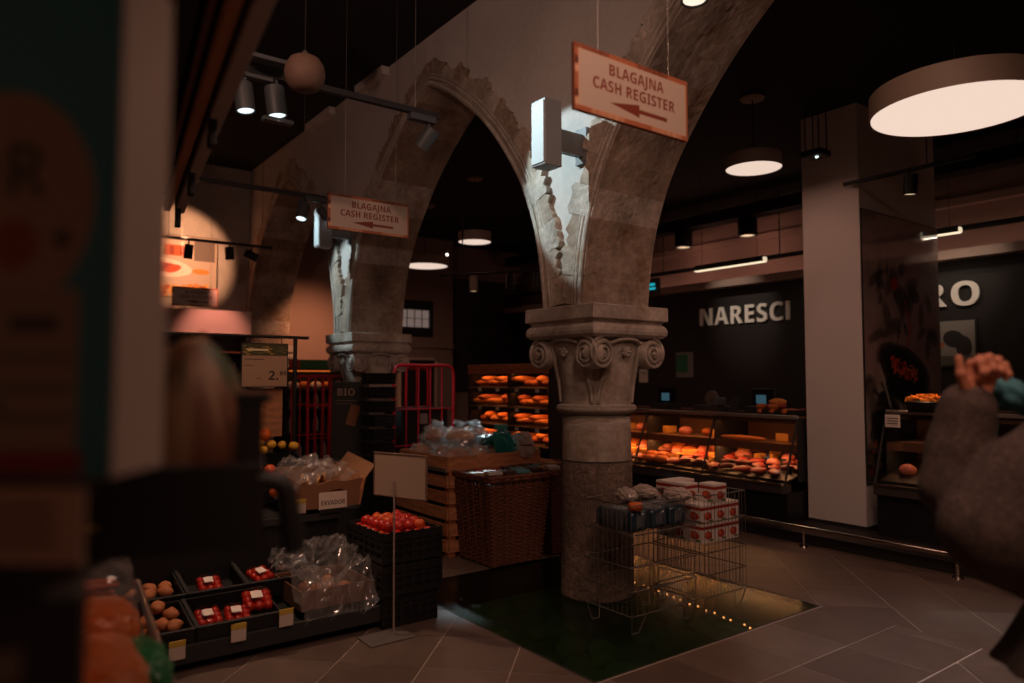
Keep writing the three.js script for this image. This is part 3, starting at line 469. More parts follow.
areaLight(AMBER, 22, 3.0, 0.03, [7.03, 1.13, -6.9], [7.3, 0.5, -6.9]); areaLight(AMBER, 10, 1.1, 0.03, [7.03, 1.13, -4.95], [7.3, 0.5, -4.95]);
const cB = makeCounter('deli_counter', 'dimmer glass counter right of the poster pillar behind the person', -3.52, -0.6, 6.9, 0.09, 3);
areaLight(new THREE.Color(1, 0.5, 0.25), 8, 2.8, 0.03, [7.26, 0.91, -2.05], [7.3, 0, -2.05]);
// food things lying in the counter
const foodKinds = [
  ['sausage_ring', 'dark sausage', () => { const g = tube([[0, 0, -0.1], [0.04, 0.01, -0.04], [0.04, 0.01, 0.05], [-0.01, 0, 0.1]], 0.03, 16, 8); return g; }, M.sausage],
  ['ham_joint', 'cooked ham joint', () => blob(0.085, 0.06, 0.07, 0.15, 1.5, 7, 3), M.ham],
  ['cheese_wedge', 'yellow cheese wedge', () => { const s = new THREE.Shape([[0, 0], [0.16, -0.05], [0.16, 0.05]].map(p => new THREE.Vector2(...p))); const g = new THREE.ExtrudeGeometry(s, { depth: 0.08, bevelEnabled: true, bevelSize: 0.004, bevelThickness: 0.004, bevelSegments: 1 }); g.rotateX(-Math.PI / 2); g.translate(-0.08, -0.04, 0); return fix(g); }, M.cheese],
  ['meat_cut', 'raw red meat cut', () => blob(0.1, 0.028, 0.06, 0.3, 2, 7, 8), M.meat],
  ['roast_loaf', 'brown roast loaf', () => blob(0.07, 0.045, 0.11, 0.12, 2, 7, 5), M.bread],
];
const foodGeo = foodKinds.map(k => k[2]());
function bedY(dx) { return 0.6 + (dx - 0.44) * Math.tan(0.22) + 0.012; }
{
  let i = 0;
  for (let r = 0; r < 5; r++) for (let k = 0; k < 20; k++) {
    const z = -8.3 + k * 0.196 + (r % 2) * 0.1, dx = 0.17 + r * 0.145; const warm = z < -6; let q = warm ? [2, 4, 2, 1, 0][Math.floor(rnd() * 5)] : [0, 3, 1, 3, 2][Math.floor(rnd() * 5)];
    if (r === 0) q = warm ? [3, 4, 2][Math.floor(rnd() * 3)] : [3, 0, 3][Math.floor(rnd() * 3)];
    const kd = foodKinds[q]; const o = solo(kd[0], foodGeo[q], kd[3], `${kd[1]} lying in the lit deli counter under NARESCI`, 'food', `${kd[1]}s in the deli counter`, [6.7 + dx, bedY(dx) + 0.04, z], rr(-0.5, 0.5)); const s = rr(0.85, 1.25); o.scale.set(s, s, s);
    i++;
  }
  // price flags
  const fg = merge([bx(0.004, 0.05, 0.07, 0, 0.055, 0), bx(0.03, 0.03, 0.05, 0.01, 0.015, 0)]);
  for (let k = 0; k < 16; k++) for (const r of [0.29, 0.5]) solo('price_flag', fg, k % 2 ? M.black : M.charcoal, 'small dark price flag stuck among the deli counter food', 'price flag', 'price flags in the deli counter', [6.7 + r, bedY(r), -8.2 + k * 0.245 + r * 0.2], 0);
  for (let k = 0; k < 14; k++) { const z = -8.2 + k * 0.27; const q = [4, 2, 1][k % 3]; if (z > -5.3 && z < -4.9) continue; const o = solo(foodKinds[q][0], foodGeo[q], foodKinds[q][3], `${foodKinds[q][1]} on the upper glass shelf of the deli counter`, 'food', `${foodKinds[q][1]}s on the upper shelf`, [7.25 + rr(-0.08, 0.1), 0.935, z], rr(0, 3)); }
  const fish = solo('baguette', T(blob(0.035, 0.03, 0.3, 0.06, 3, 8), 0, 0, 0), M.breadB, 'long pale baguette on the upper shelf of the NARESCI counter', 'bread', null, [7.06, 0.915, -5.1], 0.1);
  // top of the counter: terminals, basket of pastries
  function terminal(z, label) {
    const t = thing('scale_terminal', label, 'terminal', [7.3, 1.193, z]);
    part(t, 'base', bx(0.3, 0.08, 0.28, 0, 0.04, 0, 0.01), M.black); part(t, 'neck', bx(0.04, 0.12, 0.05, 0.05, 0.13, 0, 0.005), M.black);
    part(t, 'monitor', bx(0.03, 0.2, 0.3, 0.03, 0.18, 0, 0.006), M.blackGloss); part(t, 'screen', bx(0.004, 0.1, 0.13, 0.013, 0.16, -0.02), glow(0x5e93a8, 0.22));
  }
  terminal(-6.45, 'black scale with a pale blue screen at the left of the deli counter'); terminal(-5.0, 'black scale with a pale blue screen next to the pastry tray');
  const th = thing('meat_slicer', 'dark meat slicer standing on the deli counter between the scales', 'slicer', [7.35, 1.193, -5.75]); part(th, 'base', bx(0.3, 0.07, 0.36, 0, 0.035, 0, 0.02), M.charcoal); part(th, 'blade', T(cy(0.1, 0.1, 0.015, 0, 0, 0, 28, 0, Math.PI / 2), 0, 0.15, 0), M.steel); part(th, 'carriage', bx(0.2, 0.1, 0.1, -0.05, 0.12, 0.14, 0.02), M.spotGrey);
  const lid = thing('card_reader', 'slanted black card terminal on the deli counter', 'terminal', [7.15, 1.193, -5.3]); part(lid, 'stand', bx(0.1, 0.02, 0.12, 0, 0.01, 0, 0.004), M.black); part(lid, 'slanted_panel', bx(0.03, 0.2, 0.12, 0.02, 0.1, 0, 0.006), M.blackGloss, [0, 0.01, 0], [0, 0, -0.4]);
  const tr = thing('pastry_tray', 'dark tray on the right end of the deli counter', 'tray', [7.2, 1.193, -4.66]); part(tr, 'tray', [span(-0.14, 0.14, 0, 0.01, -0.27, 0.27), span(-0.14, -0.13, 0, 0.06, -0.27, 0.27), span(0.13, 0.14, 0, 0.06, -0.27, 0.27), span(-0.14, 0.14, 0, 0.06, -0.27, -0.26), span(-0.14, 0.14, 0, 0.06, 0.26, 0.27)], M.black);
  const pg = blob(0.06, 0.03, 0.045, 0.2, 2, 6, 4);
  for (let k = 0; k < 14; k++) solo('pastry', pg, k % 3 ? M.meat : M.bread, 'small glazed pastry heaped in the tray on the deli counter', 'pastry', 'pastries in the tray', [7.1 + (k % 3) * 0.09, 1.235 + (k > 8 ? 0.05 : 0), -4.87 + (k % 9) * 0.052], k);
  const pb = solo('bread_roll', blob(0.05, 0.04, 0.1, 0.15, 2, 8, 5), M.breadB, 'pale orange roll lying on top of the heaped pastries', 'bread', null, [7.2, 1.33, -4.72], 0.3);
  // wall papers behind
  const n1 = thing('wall_notice', 'green and white notice sheet on the dark wall', 'notice', [9.49, 1.62, -8.0]); part(n1, 'sheet', bx(0.006, 0.42, 0.36, 0, 0.2, 0.03), mat(0x7c7570, 0.8)); part(n1, 'green_print', bx(0.003, 0.3, 0.24, -0.005, 0.22, -0.02), mat(0x2f6b4a, 0.7));
  const n2 = thing('wall_notice', 'small pale notice sheet on the dark wall beside the capital', 'notice', [9.49, 1.52, -8.9]); part(n2, 'sheet', bx(0.006, 0.24, 0.2, 0, 0.12, 0), M.paper); part(n2, 'print_line', bx(0.003, 0.012, 0.14, -0.004, 0.17, 0), M.charcoal);
  const pf = thing('wall_picture', 'framed grey photograph on the dark wall under the letters RO', 'picture', [9.48, 1.74, -3.8]); const pt = canvasTex(256, 320, (c, w, h) => { c.fillStyle = '#857d76'; c.fillRect(0, 0, w, h); c.fillStyle = '#26221f'; c.beginPath(); c.ellipse(120, 130, 70, 60, 0.4, 0, 7); c.fill(); c.beginPath(); c.ellipse(185, 190, 50, 80, 0, 0, 7); c.fill(); c.fillStyle = '#a5562a'; c.beginPath(); c.ellipse(40, 170, 22, 18, 0, 0, 7); c.fill(); c.fillStyle = '#5d554e'; c.fillRect(0, 250, w, 70); });
  const fgx = new THREE.PlaneGeometry(0.44, 0.54).toNonIndexed(); fgx.rotateY(-Math.PI / 2); fgx.translate(-0.014, 0.28, 0); part(pf, 'frame', bx(0.02, 0.58, 0.48, 0, 0.28, 0), M.charcoal); part(pf, 'photograph', fgx, new THREE.MeshStandardMaterial({ map: pt, roughness: 0.5 }));
  // right counter top
  const bw = thing('serving_dish', 'black dish heaped with fries on the right counter', 'dish', [7.14, 1.283, -3.12]); part(bw, 'dish', [lathe([[0, 0], [0.16, 0], [0.19, 0.09], [0.185, 0.1], [0.17, 0.095], [0.15, 0.02], [0, 0.02]], 32)], M.pot);
  part(bw, 'fries', Array.from({ length: 70 }, () => { const a = rnd() * 6.3, r = Math.sqrt(rnd()) * 0.15; return T(bx(0.014, 0.014, rr(0.06, 0.11)), Math.cos(a) * r, 0.1 + (0.15 - r) * 0.35 + rr(0, 0.03), Math.sin(a) * r, rr(-0.4, 0.4), rr(0, 3.14), 0); }), mat(0xe08a34, 0.55)).userData.kind = 'stuff';
  const pl = thing('price_card', 'white paper card taped to the right counter glass', 'card', [7.03, 1.13, -3.39]); part(pl, 'card', bx(0.004, 0.12, 0.14, 0, 0.06, 0), M.paper); for (let k = 0; k < 3; k++) part(pl, 'print_line', bx(0.003, 0.008, 0.1, -0.003, 0.035 + k * 0.025, 0), M.charcoal);
  for (let k = 0; k < 9; k++) { const q = [1, 2, 0][k % 3]; solo(foodKinds[q][0], foodGeo[q], foodKinds[q][3], `${foodKinds[q][1]} in the dim counter right of the pillar`, 'food', `${foodKinds[q][1]}s in the right counter`, [7.22 + (k % 2) * 0.2, bedY(0.32 + (k % 2) * 0.2) + 0.13, -3.35 + k * 0.2], rr(0, 3)); }
}
// bumper rail
{
  const t = thing('bumper_rail', 'low shiny metal bumper rail along the counters', 'rail', [6.35, 0, -4]);
  part(t, 'rail', rod([0, 0.175, -4.5], [0, 0.175, 3.0], 0.021, 14), M.chrome);
  for (const z of [-3.95, -2.75, -1.35, 0.08, 1.42, 2.8]) { const q = part(t, 'post', cy(0.016, 0.016, 0.175, 0, 0.0875, z, 14), M.chrome); part(q, 'foot', cy(0.045, 0.04, 0.014, 0, 0.007, z, 20), M.chrome); }
}
// ------------------------------------------------------------ bread rack in the hall
{
  const X0 = 5.55, t = thing('bread_rack', 'tall rack with four lit shelves of bread behind the near column', 'rack', [X0, 0, -7.6]); const z0 = -0.92, z1 = 0.85;
  part(t, 'back', span(0.62, 0.66, 0, 1.76, z0, z1), mat(0x2a1812, 0.8)); for (const z of [z0, z1]) part(t, 'side_panel', span(0.0, 0.64, 0, 1.76, z - 0.015, z + 0.015), M.black);
  part(t, 'header_lip', span(-0.02, 0.0, 1.655, 1.74, z0, z1), M.woodPale); part(t, 'header', span(-0.02, 0.66, 1.73, 1.78, z0 - 0.02, z1 + 0.02, 0.008), M.woodPale); part(t, 'divider', span(0.02, 0.62, 0.5, 1.73, -0.03, -0.01), M.black); part(t, 'base', span(0.05, 0.64, 0, 0.5, z0, z1), M.black);
  const ys = [1.46, 1.21, 0.97, 0.74];
  ys.forEach((y, i) => { part(t, 'shelf', [T(span(0, 0.6, -0.012, 0.012, z0 + 0.02, z1 - 0.02), 0, y, 0, 0, 0, 0.1)], mat(0x3a2a22, 0.5)); part(t, 'shelf_edge', span(-0.012, 0.0, y - 0.05, y + 0.014, z0 + 0.02, z1 - 0.02), M.charcoal); part(t, 'edge_strip', span(-0.016, -0.011, y + 0.004, y + 0.013, z0 + 0.02, z1 - 0.02), M.steel);
    part(t, 'lamp_tube', span(0.06, 0.085, y + 0.215, y + 0.23, z0 + 0.04, z1 - 0.04), glow(0xff7a30, 0.5)); areaLight(AMBER, 14, 1.6, 0.03, [X0 + 0.09, y + 0.21, -7.63], [X0 + 0.3, y, -7.63]);
    for (let k = 0; k < 4; k++) { const z = z0 + 0.3 + k * 0.42; const tg = part(t, 'price_tag', bx(0.004, 0.045, 0.075, -0.016, y - 0.015, z), M.paper); } });
  const lg = [blob(0.16, 0.045, 0.055, 0.1, 2, 8, 1), blob(0.2, 0.04, 0.045, 0.12, 3, 8, 2), blob(0.09, 0.05, 0.08, 0.12, 2, 8, 3)];
  const words = ['top', 'second', 'third', 'lowest'], ords = ['first', 'second', 'third', 'fourth', 'fifth', 'sixth', 'seventh', 'eighth', 'ninth', 'tenth', 'eleventh', 'twelfth'];
  ys.forEach((y, i) => { for (let k = 0; k < 13; k++) { const z = -7.6 + z0 + 0.12 + k * 0.127; if (Math.abs(z + 7.62) < 0.05) continue; const nth = ords[k > 6 ? k - 1 : k]; const q = (i + Math.floor(k / 4)) % 3; solo('bread_loaf', lg[q], [M.bread, M.breadB, M.breadDark][(k * 7 + i) % 3], `${nth} golden loaf from the left on the ${words[i]} shelf of the lit bread rack`, 'bread', `loaves on the ${words[i]} rack shelf`, [X0 + 0.22, y + 0.075 + (k % 3 === 1 ? 0.05 : 0), z], rr(-0.7, -0.2)); } });
}

// ------------------------------------------------------------ bread table, baskets
{
  const t = thing('slatted_table', 'pale slatted wooden display table under the bagged loaves', 'table', [4.0, 0, -6.0]);
  for (const z of [-0.62, 0.42]) for (const x of [-0.56, 0.56]) part(t, 'leg', bx(0.07, 0.76, 0.07, x, 0.38, z, 0.004), M.woodPale);
  for (let i = 0; i < 5; i++) { part(t, 'slat', bx(0.02, 0.105, 1.1, -0.605, 0.1 + i * 0.142, -0.1, 0.004), i % 2 ? M.woodPale : M.wood); part(t, 'slat', bx(1.2, 0.105, 0.02, 0, 0.1 + i * 0.142, 0.465, 0.004), M.wood); }
  part(t, 'liner', [span(-0.585, -0.575, 0.02, 0.76, -0.6, 0.4), span(-0.57, 0.57, 0.02, 0.76, 0.43, 0.44)], M.black);
  part(t, 'top', bx(1.24, 0.03, 1.12, 0, 0.775, -0.1, 0.005), M.wood);
  part(t, 'metal_edge', [bx(0.02, 0.035, 1.12, -0.63, 0.775, -0.1, 0.004)], M.steel);
  const tr = thing('wooden_tray', 'low wooden tray holding the bagged loaves on the slatted table', 'tray', [3.95, 0.79, -6.05]);
  part(tr, 'bottom', bx(1.06, 0.01, 0.9, 0, 0.005, 0), M.wood); for (const [w, d, x, z] of [[0.015, 0.92, -0.53, 0], [0.015, 0.92, 0.53, 0], [1.06, 0.015, 0, -0.46], [1.06, 0.015, 0, 0.46]]) part(tr, 'side', bx(w, 0.1, d, x, 0.05, z, 0.003), M.wood);
  // bagged loaves
  const lf = blob(0.14, 0.07, 0.09, 0.1, 2, 9, 2), film1 = crumple(0.17, 0.1, 0.115, 0.42, 4.6, 1), film2 = crumple(0.16, 0.12, 0.13, 0.45, 5, 9);
  const knot = (() => { const l = []; for (let i = 0; i < 7; i++) { const a = i / 7 * 6.28; const g = new THREE.PlaneGeometry(0.06, 0.09, 4, 4); const p = g.attributes.position; for (let k = 0; k < p.count; k++) p.setZ(k, rr(-0.022, 0.022)); g.computeVertexNormals(); g.translate(0, 0.04, 0); g.rotateX(rr(0.5, 1.2)); g.rotateY(a); l.push(T(g.toNonIndexed(), 0, 0.09, 0)); } return merge(l); })();
  const L0 = thing('bagged_loaf', 'loaf in a crumpled clear bag on the slatted table', 'bread', [3.58, 0.88, -6.3], 0.4, 'bagged loaves on the table'); part(L0, 'loaf', lf, M.breadB); part(L0, 'bag', film1, M.bag); part(L0, 'bag_top', knot, M.bag);
  const L1 = thing('bagged_loaf', 'loaf in a crumpled clear bag on the slatted table', 'bread', [3.62, 0.88, -5.98], 1.2, 'bagged loaves on the table'); part(L1, 'loaf', lf, M.bread); part(L1, 'bag', film2, M.bag); part(L1, 'bag_top', knot, M.bag);
  const sp = [[3.6, 0.88, -5.74], [3.86, 0.88, -6.33], [3.86, 0.88, -6.02], [3.84, 0.88, -5.74], [4.1, 0.88, -6.2], [4.1, 0.88, -5.85], [3.64, 1.03, -6.18], [3.72, 1.04, -5.86], [3.96, 1.03, -5.98], [4.3, 0.88, -6.1], [4.32, 0.88, -5.78]];
  const lab = p => `${p[1] > 1 ? 'upper' : 'lower'} bagged loaf, ${p[0] < 3.75 ? 'nearest' : p[0] < 4 ? 'second' : p[0] < 4.2 ? 'third' : 'farthest'} row, ${p[2] < -6.15 ? 'left' : p[2] < -5.9 ? 'middle' : 'right'} on the slatted table`; sp.forEach((p, i) => copy(i % 2 ? L0 : L1, lab(p), p, i * 1.3)); L0.userData.label = lab([3.58, 0.88, -6.3]); L1.userData.label = lab([3.62, 0.88, -5.98]);
  const gb = thing('bread_packet', 'shiny turquoise bread packet leaning among the bagged loaves', 'packet', [4.06, 0.9, -5.63], 0.7); part(gb, 'wrapper', T(crumple(0.035, 0.15, 0.1, 0.25, 3, 4, 14, 0.7), 0, 0.08, 0, 0, 0, 0.5), mat(0x2f8f8c, 0.2)); part(gb, 'end_seal', T(bx(0.01, 0.05, 0.12), -0.09, 0.235, 0, 0, 0, 0.5), mat(0x48a9a4, 0.25));
  const wb = thing('bread_packet', 'white printed bread packet leaning beside the turquoise packet', 'packet', [4.26, 0.9, -5.56], 0.5); part(wb, 'wrapper', T(crumple(0.05, 0.13, 0.1, 0.25, 3, 14, 14, 0.7), 0, 0.06, 0, 0, 0, 0.3), mat(0xbdb2aa, 0.35)); part(wb, 'stripe', T(bx(0.104, 0.02, 0.19, 0, 0, 0, 0.01), 0, 0.07, 0, 0, 0, 0.3), mat(0x6a3a34, 0.4));
  const gb2 = thing('bread_packet', 'dark green bread packet lying behind the turquoise one', 'packet', [3.98, 1.0, -5.78], 0.2); part(gb2, 'wrapper', crumple(0.14, 0.05, 0.08, 0.22, 3, 24, 14, 0.75), mat(0x24605c, 0.3)); part(gb2, 'label', bx(0.09, 0.006, 0.06, 0, 0.052, 0), M.paper);
  // wicker baskets: woven from stakes and strands
  function wicker(x, z, label, w0, d0) {
    const b = thing('wicker_basket', label, 'basket', [x, 0, z]); const H = 0.74, rows = 40, st = [];
    const per = (y, off) => { const f = 0.8 + 0.2 * y / H, w = w0 * f / 2, d = d0 * f / 2, pts = []; const nx = 12, nz = 11; for (let i = 0; i < nx; i++) pts.push([-w + 2 * w * i / nx, y, d]); for (let i = 0; i < nz; i++) pts.push([w, y, d - 2 * d * i / nz]); for (let i = 0; i < nx; i++) pts.push([w - 2 * w * i / nx, y, -d]); for (let i = 0; i < nz; i++) pts.push([-w, y, -d + 2 * d * i / nz]); return pts.map((p, i) => { const o = (i + off) % 2 ? 0.007 : -0.007, l = Math.hypot(p[0], p[2]); return [p[0] * (1 + o / l), p[1], p[2] * (1 + o / l)]; }); };
    for (let r = 0; r < rows; r++) st.push(tube(per(0.02 + r * (H - 0.06) / rows, r % 2), 0.0095, 92, 4, true));
    part(b, 'weave', st, M.wicker).userData.kind = 'stuff';
    const sk = []; const a = per(0.01, 0), c = per(H, 0); a.forEach((p, i) => sk.push(rod([p[0], 0.01, p[2]], c[i], 0.008, 5))); part(b, 'stakes', sk, M.wicker).userData.kind = 'stuff';
    part(b, 'lining', [(() => { const g = new THREE.BoxGeometry(w0 * 0.9, H * 0.9, d0 * 0.9); const p = g.attributes.position; for (let i = 0; i < p.count; i++) { const k = p.getY(i) > 0 ? 1.05 : 0.84; p.setX(i, p.getX(i) * k); p.setZ(i, p.getZ(i) * k); } g.translate(0, H * 0.47, 0); return g.toNonIndexed(); })()], mat(0x3b1c14, 0.9));
    for (const o of [0, 0.024]) part(b, 'rim', tube(per(H - 0.005 + o, o ? 1 : 0), 0.019, 92, 6, true), M.wicker);
    return b;
  }
  wicker(3.77, -5.26, 'wicker basket of packets in front of the slatted table', 0.64, 0.6);
  wicker(4.46, -5.32, 'wicker basket of packets partly behind the near column', 0.62, 0.6);
  const pk = bx(0.13, 0.03, 0.09, 0, 0, 0, 0.006), cols = [mat(0xb9b0a6, 0.4), mat(0x8a3f30, 0.45), mat(0xb08c52, 0.45), mat(0x4a7f86, 0.4), mat(0x3a2a24, 0.5)]; const nm = ['white', 'red-brown', 'yellowish', 'pale blue', 'dark brown'];
  for (const [bxx, bz, lab] of [[3.77, -5.26, 'in the nearer wicker basket'], [4.46, -5.32, 'in the wicker basket behind the column']]) for (let i = 0; i < 16; i++) { const c = Math.floor(rnd() * 5); const o = solo('snack_packet', pk, cols[c], `${nm[c]} flat packet ${lab}`, 'packet', `${nm[c]} packets ${lab}`, [bxx - 0.22 + (i % 4) * 0.145, 0.75 + Math.floor(i / 12) * 0.03 + rr(0, 0.015), bz - 0.2 + Math.floor(i / 4) * 0.135], rr(-0.6, 0.6)); o.rotation.x = rr(-0.2, 0.2); }
}
// ------------------------------------------------------------ wire bins on the glass
function wireBin(x0, x1, z0, z1, label) {
  const t = thing('wire_bin', label, 'wire basket', [(x0 + x1) / 2, 0, (z0 + z1) / 2]), w = (x1 - x0) / 2, d = (z1 - z0) / 2; const H = 0.8;
  const ring = (y, k, r) => [rod([-w * k, y, d * k], [w * k, y, d * k], r), rod([w * k, y, d * k], [w * k, y, -d * k], r), rod([w * k, y, -d * k], [-w * k, y, -d * k], r), rod([-w * k, y, -d * k], [-w * k, y, d * k], r)];
  for (const y of [0.12, 0.27, 0.42, 0.62, H]) part(t, 'hoop', ring(y, y === 0.42 ? 1.03 : 1, 0.0045), M.wire);
  const n = 12, m = 10, vs = []; for (let i = 0; i <= n; i++) for (const s of [-1, 1]) vs.push(rod([-w + 2 * w * i / n, 0.12, s * d], [-w + 2 * w * i / n, H, s * d], 0.0019, 5)); for (let i = 1; i < m; i++) for (const s of [-1, 1]) vs.push(rod([s * w, 0.12, -d + 2 * d * i / m], [s * w, H, -d + 2 * d * i / m], 0.0019, 5));
  part(t, 'upright_wires', vs, M.wire).userData.kind = 'stuff';
  const sy = x0 > 3.9 ? 0.47 : 0.61, sf = []; for (let i = 0; i <= 10; i++) sf.push(rod([-w, sy, -d + 2 * d * i / 10], [w, sy, -d + 2 * d * i / 10], 0.002, 5)); part(t, 'shelf_grid', sf, M.wire).userData.kind = 'stuff';
  for (const [sx, sz] of [[-1, 1], [1, 1], [-1, -1], [1, -1]]) { const a = sx * w, b = sz * d; part(t, 'leg', [rod([a, 0.13, b - sz * 0.0], [a - sx * 0.03, 0.004, b - sz * 0.03], 0.004), rod([a - sx * 0.13, 0.12, b], [a - sx * 0.09, 0.004, b - sz * 0.03], 0.004), rod([a - sx * 0.03, 0.004, b - sz * 0.03], [a - sx * 0.09, 0.004, b - sz * 0.03], 0.004)], M.wire); }
  return t;
}
wireBin(3.29, 3.9, -3.62, -3.2, 'tall wire bin of blue packets in front of the near column');
wireBin(3.97, 4.42, -3.64, -3.18, 'tall wire bin of red and white cartons on the glass floor');
{
  const pk = thing('bottle_pack', 'leftmost dark blue shrink-wrapped pack lying in the wire bin', 'pack', [3.42, 0.615, -3.41], 0, 'blue packs in the wire bin');
  part(pk, 'pack', bx(0.16, 0.13, 0.34, 0, 0.07, 0, 0.03), mat(0x1d3340, 0.3)); part(pk, 'film', T(crumple(0.088, 0.075, 0.18, 0.12, 4, 3, 14, 0.55), 0, 0.075, 0), M.film); part(pk, 'label', bx(0.1, 0.004, 0.12, 0, 0.137, 0), mat(0x7f96a0, 0.5));
  copy(pk, 'middle dark blue shrink-wrapped pack lying in the wire bin', [3.6, 0.615, -3.41]); copy(pk, 'rightmost dark blue shrink-wrapped pack, next to the cartons', [3.78, 0.615, -3.41]);
  solo('orange_pot_lid', [lathe([[0, 0], [0.045, 0], [0.047, 0.03], [0.04, 0.045], [0, 0.048]], 24)], M.orange, 'small orange round pot at the front of the blue packs', 'pot', null, [3.4, 0.757, -3.27]);
  // red and white cartons
  const ct = canvasTex(256, 256, (c, w, h) => { c.fillStyle = '#c7bdb4'; c.fillRect(0, 0, w, h); c.fillStyle = '#9a2f20'; c.beginPath(); c.ellipse(128, 150, 76, 60, 0.2, 0, 7); c.fill(); c.fillStyle = '#c75a34'; c.beginPath(); c.ellipse(104, 136, 40, 30, 0.2, 0, 7); c.fill(); c.fillStyle = '#8f2a1e'; c.fillRect(0, 18, w, 44); c.fillStyle = '#3b6a34'; c.fillRect(150, 208, 80, 30); });
  const cm = new THREE.MeshStandardMaterial({ map: ct, roughness: 0.45 }); const cg = new RoundedBoxGeometry(0.13, 0.14, 0.13, 2, 0.006); 
  const C = thing('juice_carton', 'red and white printed carton in the bottom layer, front row, left of the wire bin', 'carton', [4.04, 0.475, -3.27], 0, 'red and white cartons in the wire bin'); part(C, 'carton', T(new THREE.BoxGeometry(0.132, 0.12, 0.132), 0, 0.06, 0), cm); part(C, 'top_fold', T(bx(0.13, 0.008, 0.13), 0, 0.124, 0), M.paper);
  for (let l = 0; l < 4; l++) for (let i = 0; i < 3; i++) for (let j = 0; j < 3; j++) { if (l === 0 && i === 0 && j === 2) continue; if (l === 3) continue; if (l === 2 && (i === 2 || (i + j) % 3 === 2)) continue; copy(C, `red and white printed carton in the ${['bottom', 'middle', 'top'][l]} layer, ${['back', 'middle', 'front'][j]} row, ${['left', 'centre', 'right'][i]} of the wire bin`, [4.04 + i * 0.137 + rr(-0.003, 0.003), 0.475 + l * 0.13, -3.55 + j * 0.14], (i * 3 + j) % 4 * Math.PI / 2); }
  for (const [x, y, z, w] of [[3.55, 0.78, -3.5, 'leftmost'], [3.75, 0.78, -3.52, 'middle'], [3.84, 0.78, -3.3, 'rightmost']]) solo('bagged_roll', crumple(0.1, 0.05, 0.07, 0.25, 3, x * 10), mat(0xa89a8e, 0.25), `${w} crumpled pale packet lying on the blue packs`, 'packet', 'crumpled packets on the blue packs', [x, y + 0.03, z], x * 3);
}
// ------------------------------------------------------------ apples, blank sign
function ventCrate(parent, w, h, d, y, m = M.black, open = true) {
  const g = [bx(w, 0.012, d, 0, y + 0.006, 0)]; const bars = (len, x, z, rot) => { for (const [yy, hh] of [[0.02, 0.03], [0.075, 0.02], [0.125, 0.02], [h - 0.03, 0.05]]) g.push(bx(rot ? 0.012 : len, hh, rot ? len : 0.012, x, y + yy, z)); for (let i = 0; i <= 6; i++) { const o = -len / 2 + len * i / 6; g.push(bx(rot ? 0.014 : 0.022, h, rot ? 0.022 : 0.014, x + (rot ? 0 : o), y + h / 2, z + (rot ? o : 0))); } };
  bars(w, 0, d / 2, false); bars(w, 0, -d / 2, false); bars(d, w / 2, 0, true); bars(d, -w / 2, 0, true);
  g.push(bx(w - 0.02, h * 0.8, 0.004, 0, y + h * 0.4, d / 2 - 0.008), bx(w - 0.02, h * 0.8, 0.004, 0, y + h * 0.4, -d / 2 + 0.008), bx(0.004, h * 0.8, d - 0.02, w / 2 - 0.008, y + h * 0.4, 0), bx(0.004, h * 0.8, d - 0.02, -w / 2 + 0.008, y + h * 0.4, 0));
  return part(parent, 'crate_body', g, m);
}
{
  const W = 0.42, Dp = 0.54;
  ['bottom', 'middle', 'top'].forEach((n, i) => { const t = thing('plastic_crate', n === 'top' ? 'black plastic crate of red apples, top of its stack' : `black plastic crate, ${n} of the apple crate stack`, 'crate', [2.31, 0.001 + i * 0.205, -4.48 + (i === 0 ? -0.02 : 0)]); ventCrate(t, i ? W : W - 0.03, 0.2, i ? Dp : Dp - 0.03, 0); });
  const ap = (() => lathe([[0, -0.03], [0.012, -0.036], [0.026, -0.032], [0.037, -0.012], [0.038, 0.008], [0.03, 0.028], [0.016, 0.034], [0.006, 0.03], [0, 0.024]], 16))(), stem = rod([0, 0.024, 0], [0.004, 0.044, 0], 0.0018, 5);
  const A = thing('apple', 'red apple heaped in the top black crate', 'apple', [2.16, 0.56, -4.7], 0, 'red apples in the crate'); part(A, 'fruit', ap, M.apple); part(A, 'stem', stem, M.cardDark);
  const B = thing('apple', 'orange-red apple heaped in the top black crate', 'apple', [2.24, 0.56, -4.7], 0, 'orange apples in the crate'); part(B, 'fruit', ap, M.appleB); part(B, 'stem', stem, M.cardDark);
  let n = 0; for (let l = 0; l < 2; l++) for (let i = 0; i < 5 - l; i++) for (let j = 0; j < 6 - l; j++) { if (l === 0 && j === 0 && i < 2) continue; const o = copy(rnd() > 0.3 ? A : B, null, [2.155 + (i + l * 0.5) * 0.077, 0.563 + l * 0.055 + rr(-0.006, 0.006), -4.7 + (j + l * 0.5) * 0.082], rr(0, 6)); o.rotation.z = rr(-0.8, 0.8); }
  const s = thing('sign_stand', 'blank pale sign board on a thin pole with a flat base plate', 'sign stand', [2.1, 0, -4.1]);
  part(s, 'base_plate', bx(0.3, 0.008, 0.2, -0.03, 0.004, 0.0, 0.003), mat(0x77706c, 0.4, { metalness: 0.4 })); part(s, 'pole', rod([0.02, 0.008, 0], [0.03, 0.95, -0.03], 0.006, 10), mat(0xa08e84, 0.4, { metalness: 0.3 }));
  const b = new THREE.Group(); b.name = 'board'; b.position.set(0.03, 0.985, -0.05); b.rotation.y = -70.5 * Math.PI / 180; s.add(b);
  part(b, 'panel', bx(0.43, 0.262, 0.006, 0.06, 0, 0), mat(0xa8917f, 0.6)); part(b, 'frame', [bx(0.45, 0.012, 0.012, 0.06, 0.134, 0, 0.004), bx(0.45, 0.012, 0.012, 0.06, -0.134, 0, 0.004), bx(0.012, 0.28, 0.012, -0.16, 0, 0, 0.004), bx(0.012, 0.28, 0.012, 0.28, 0, 0, 0.004)], mat(0x6d5548, 0.5));
}
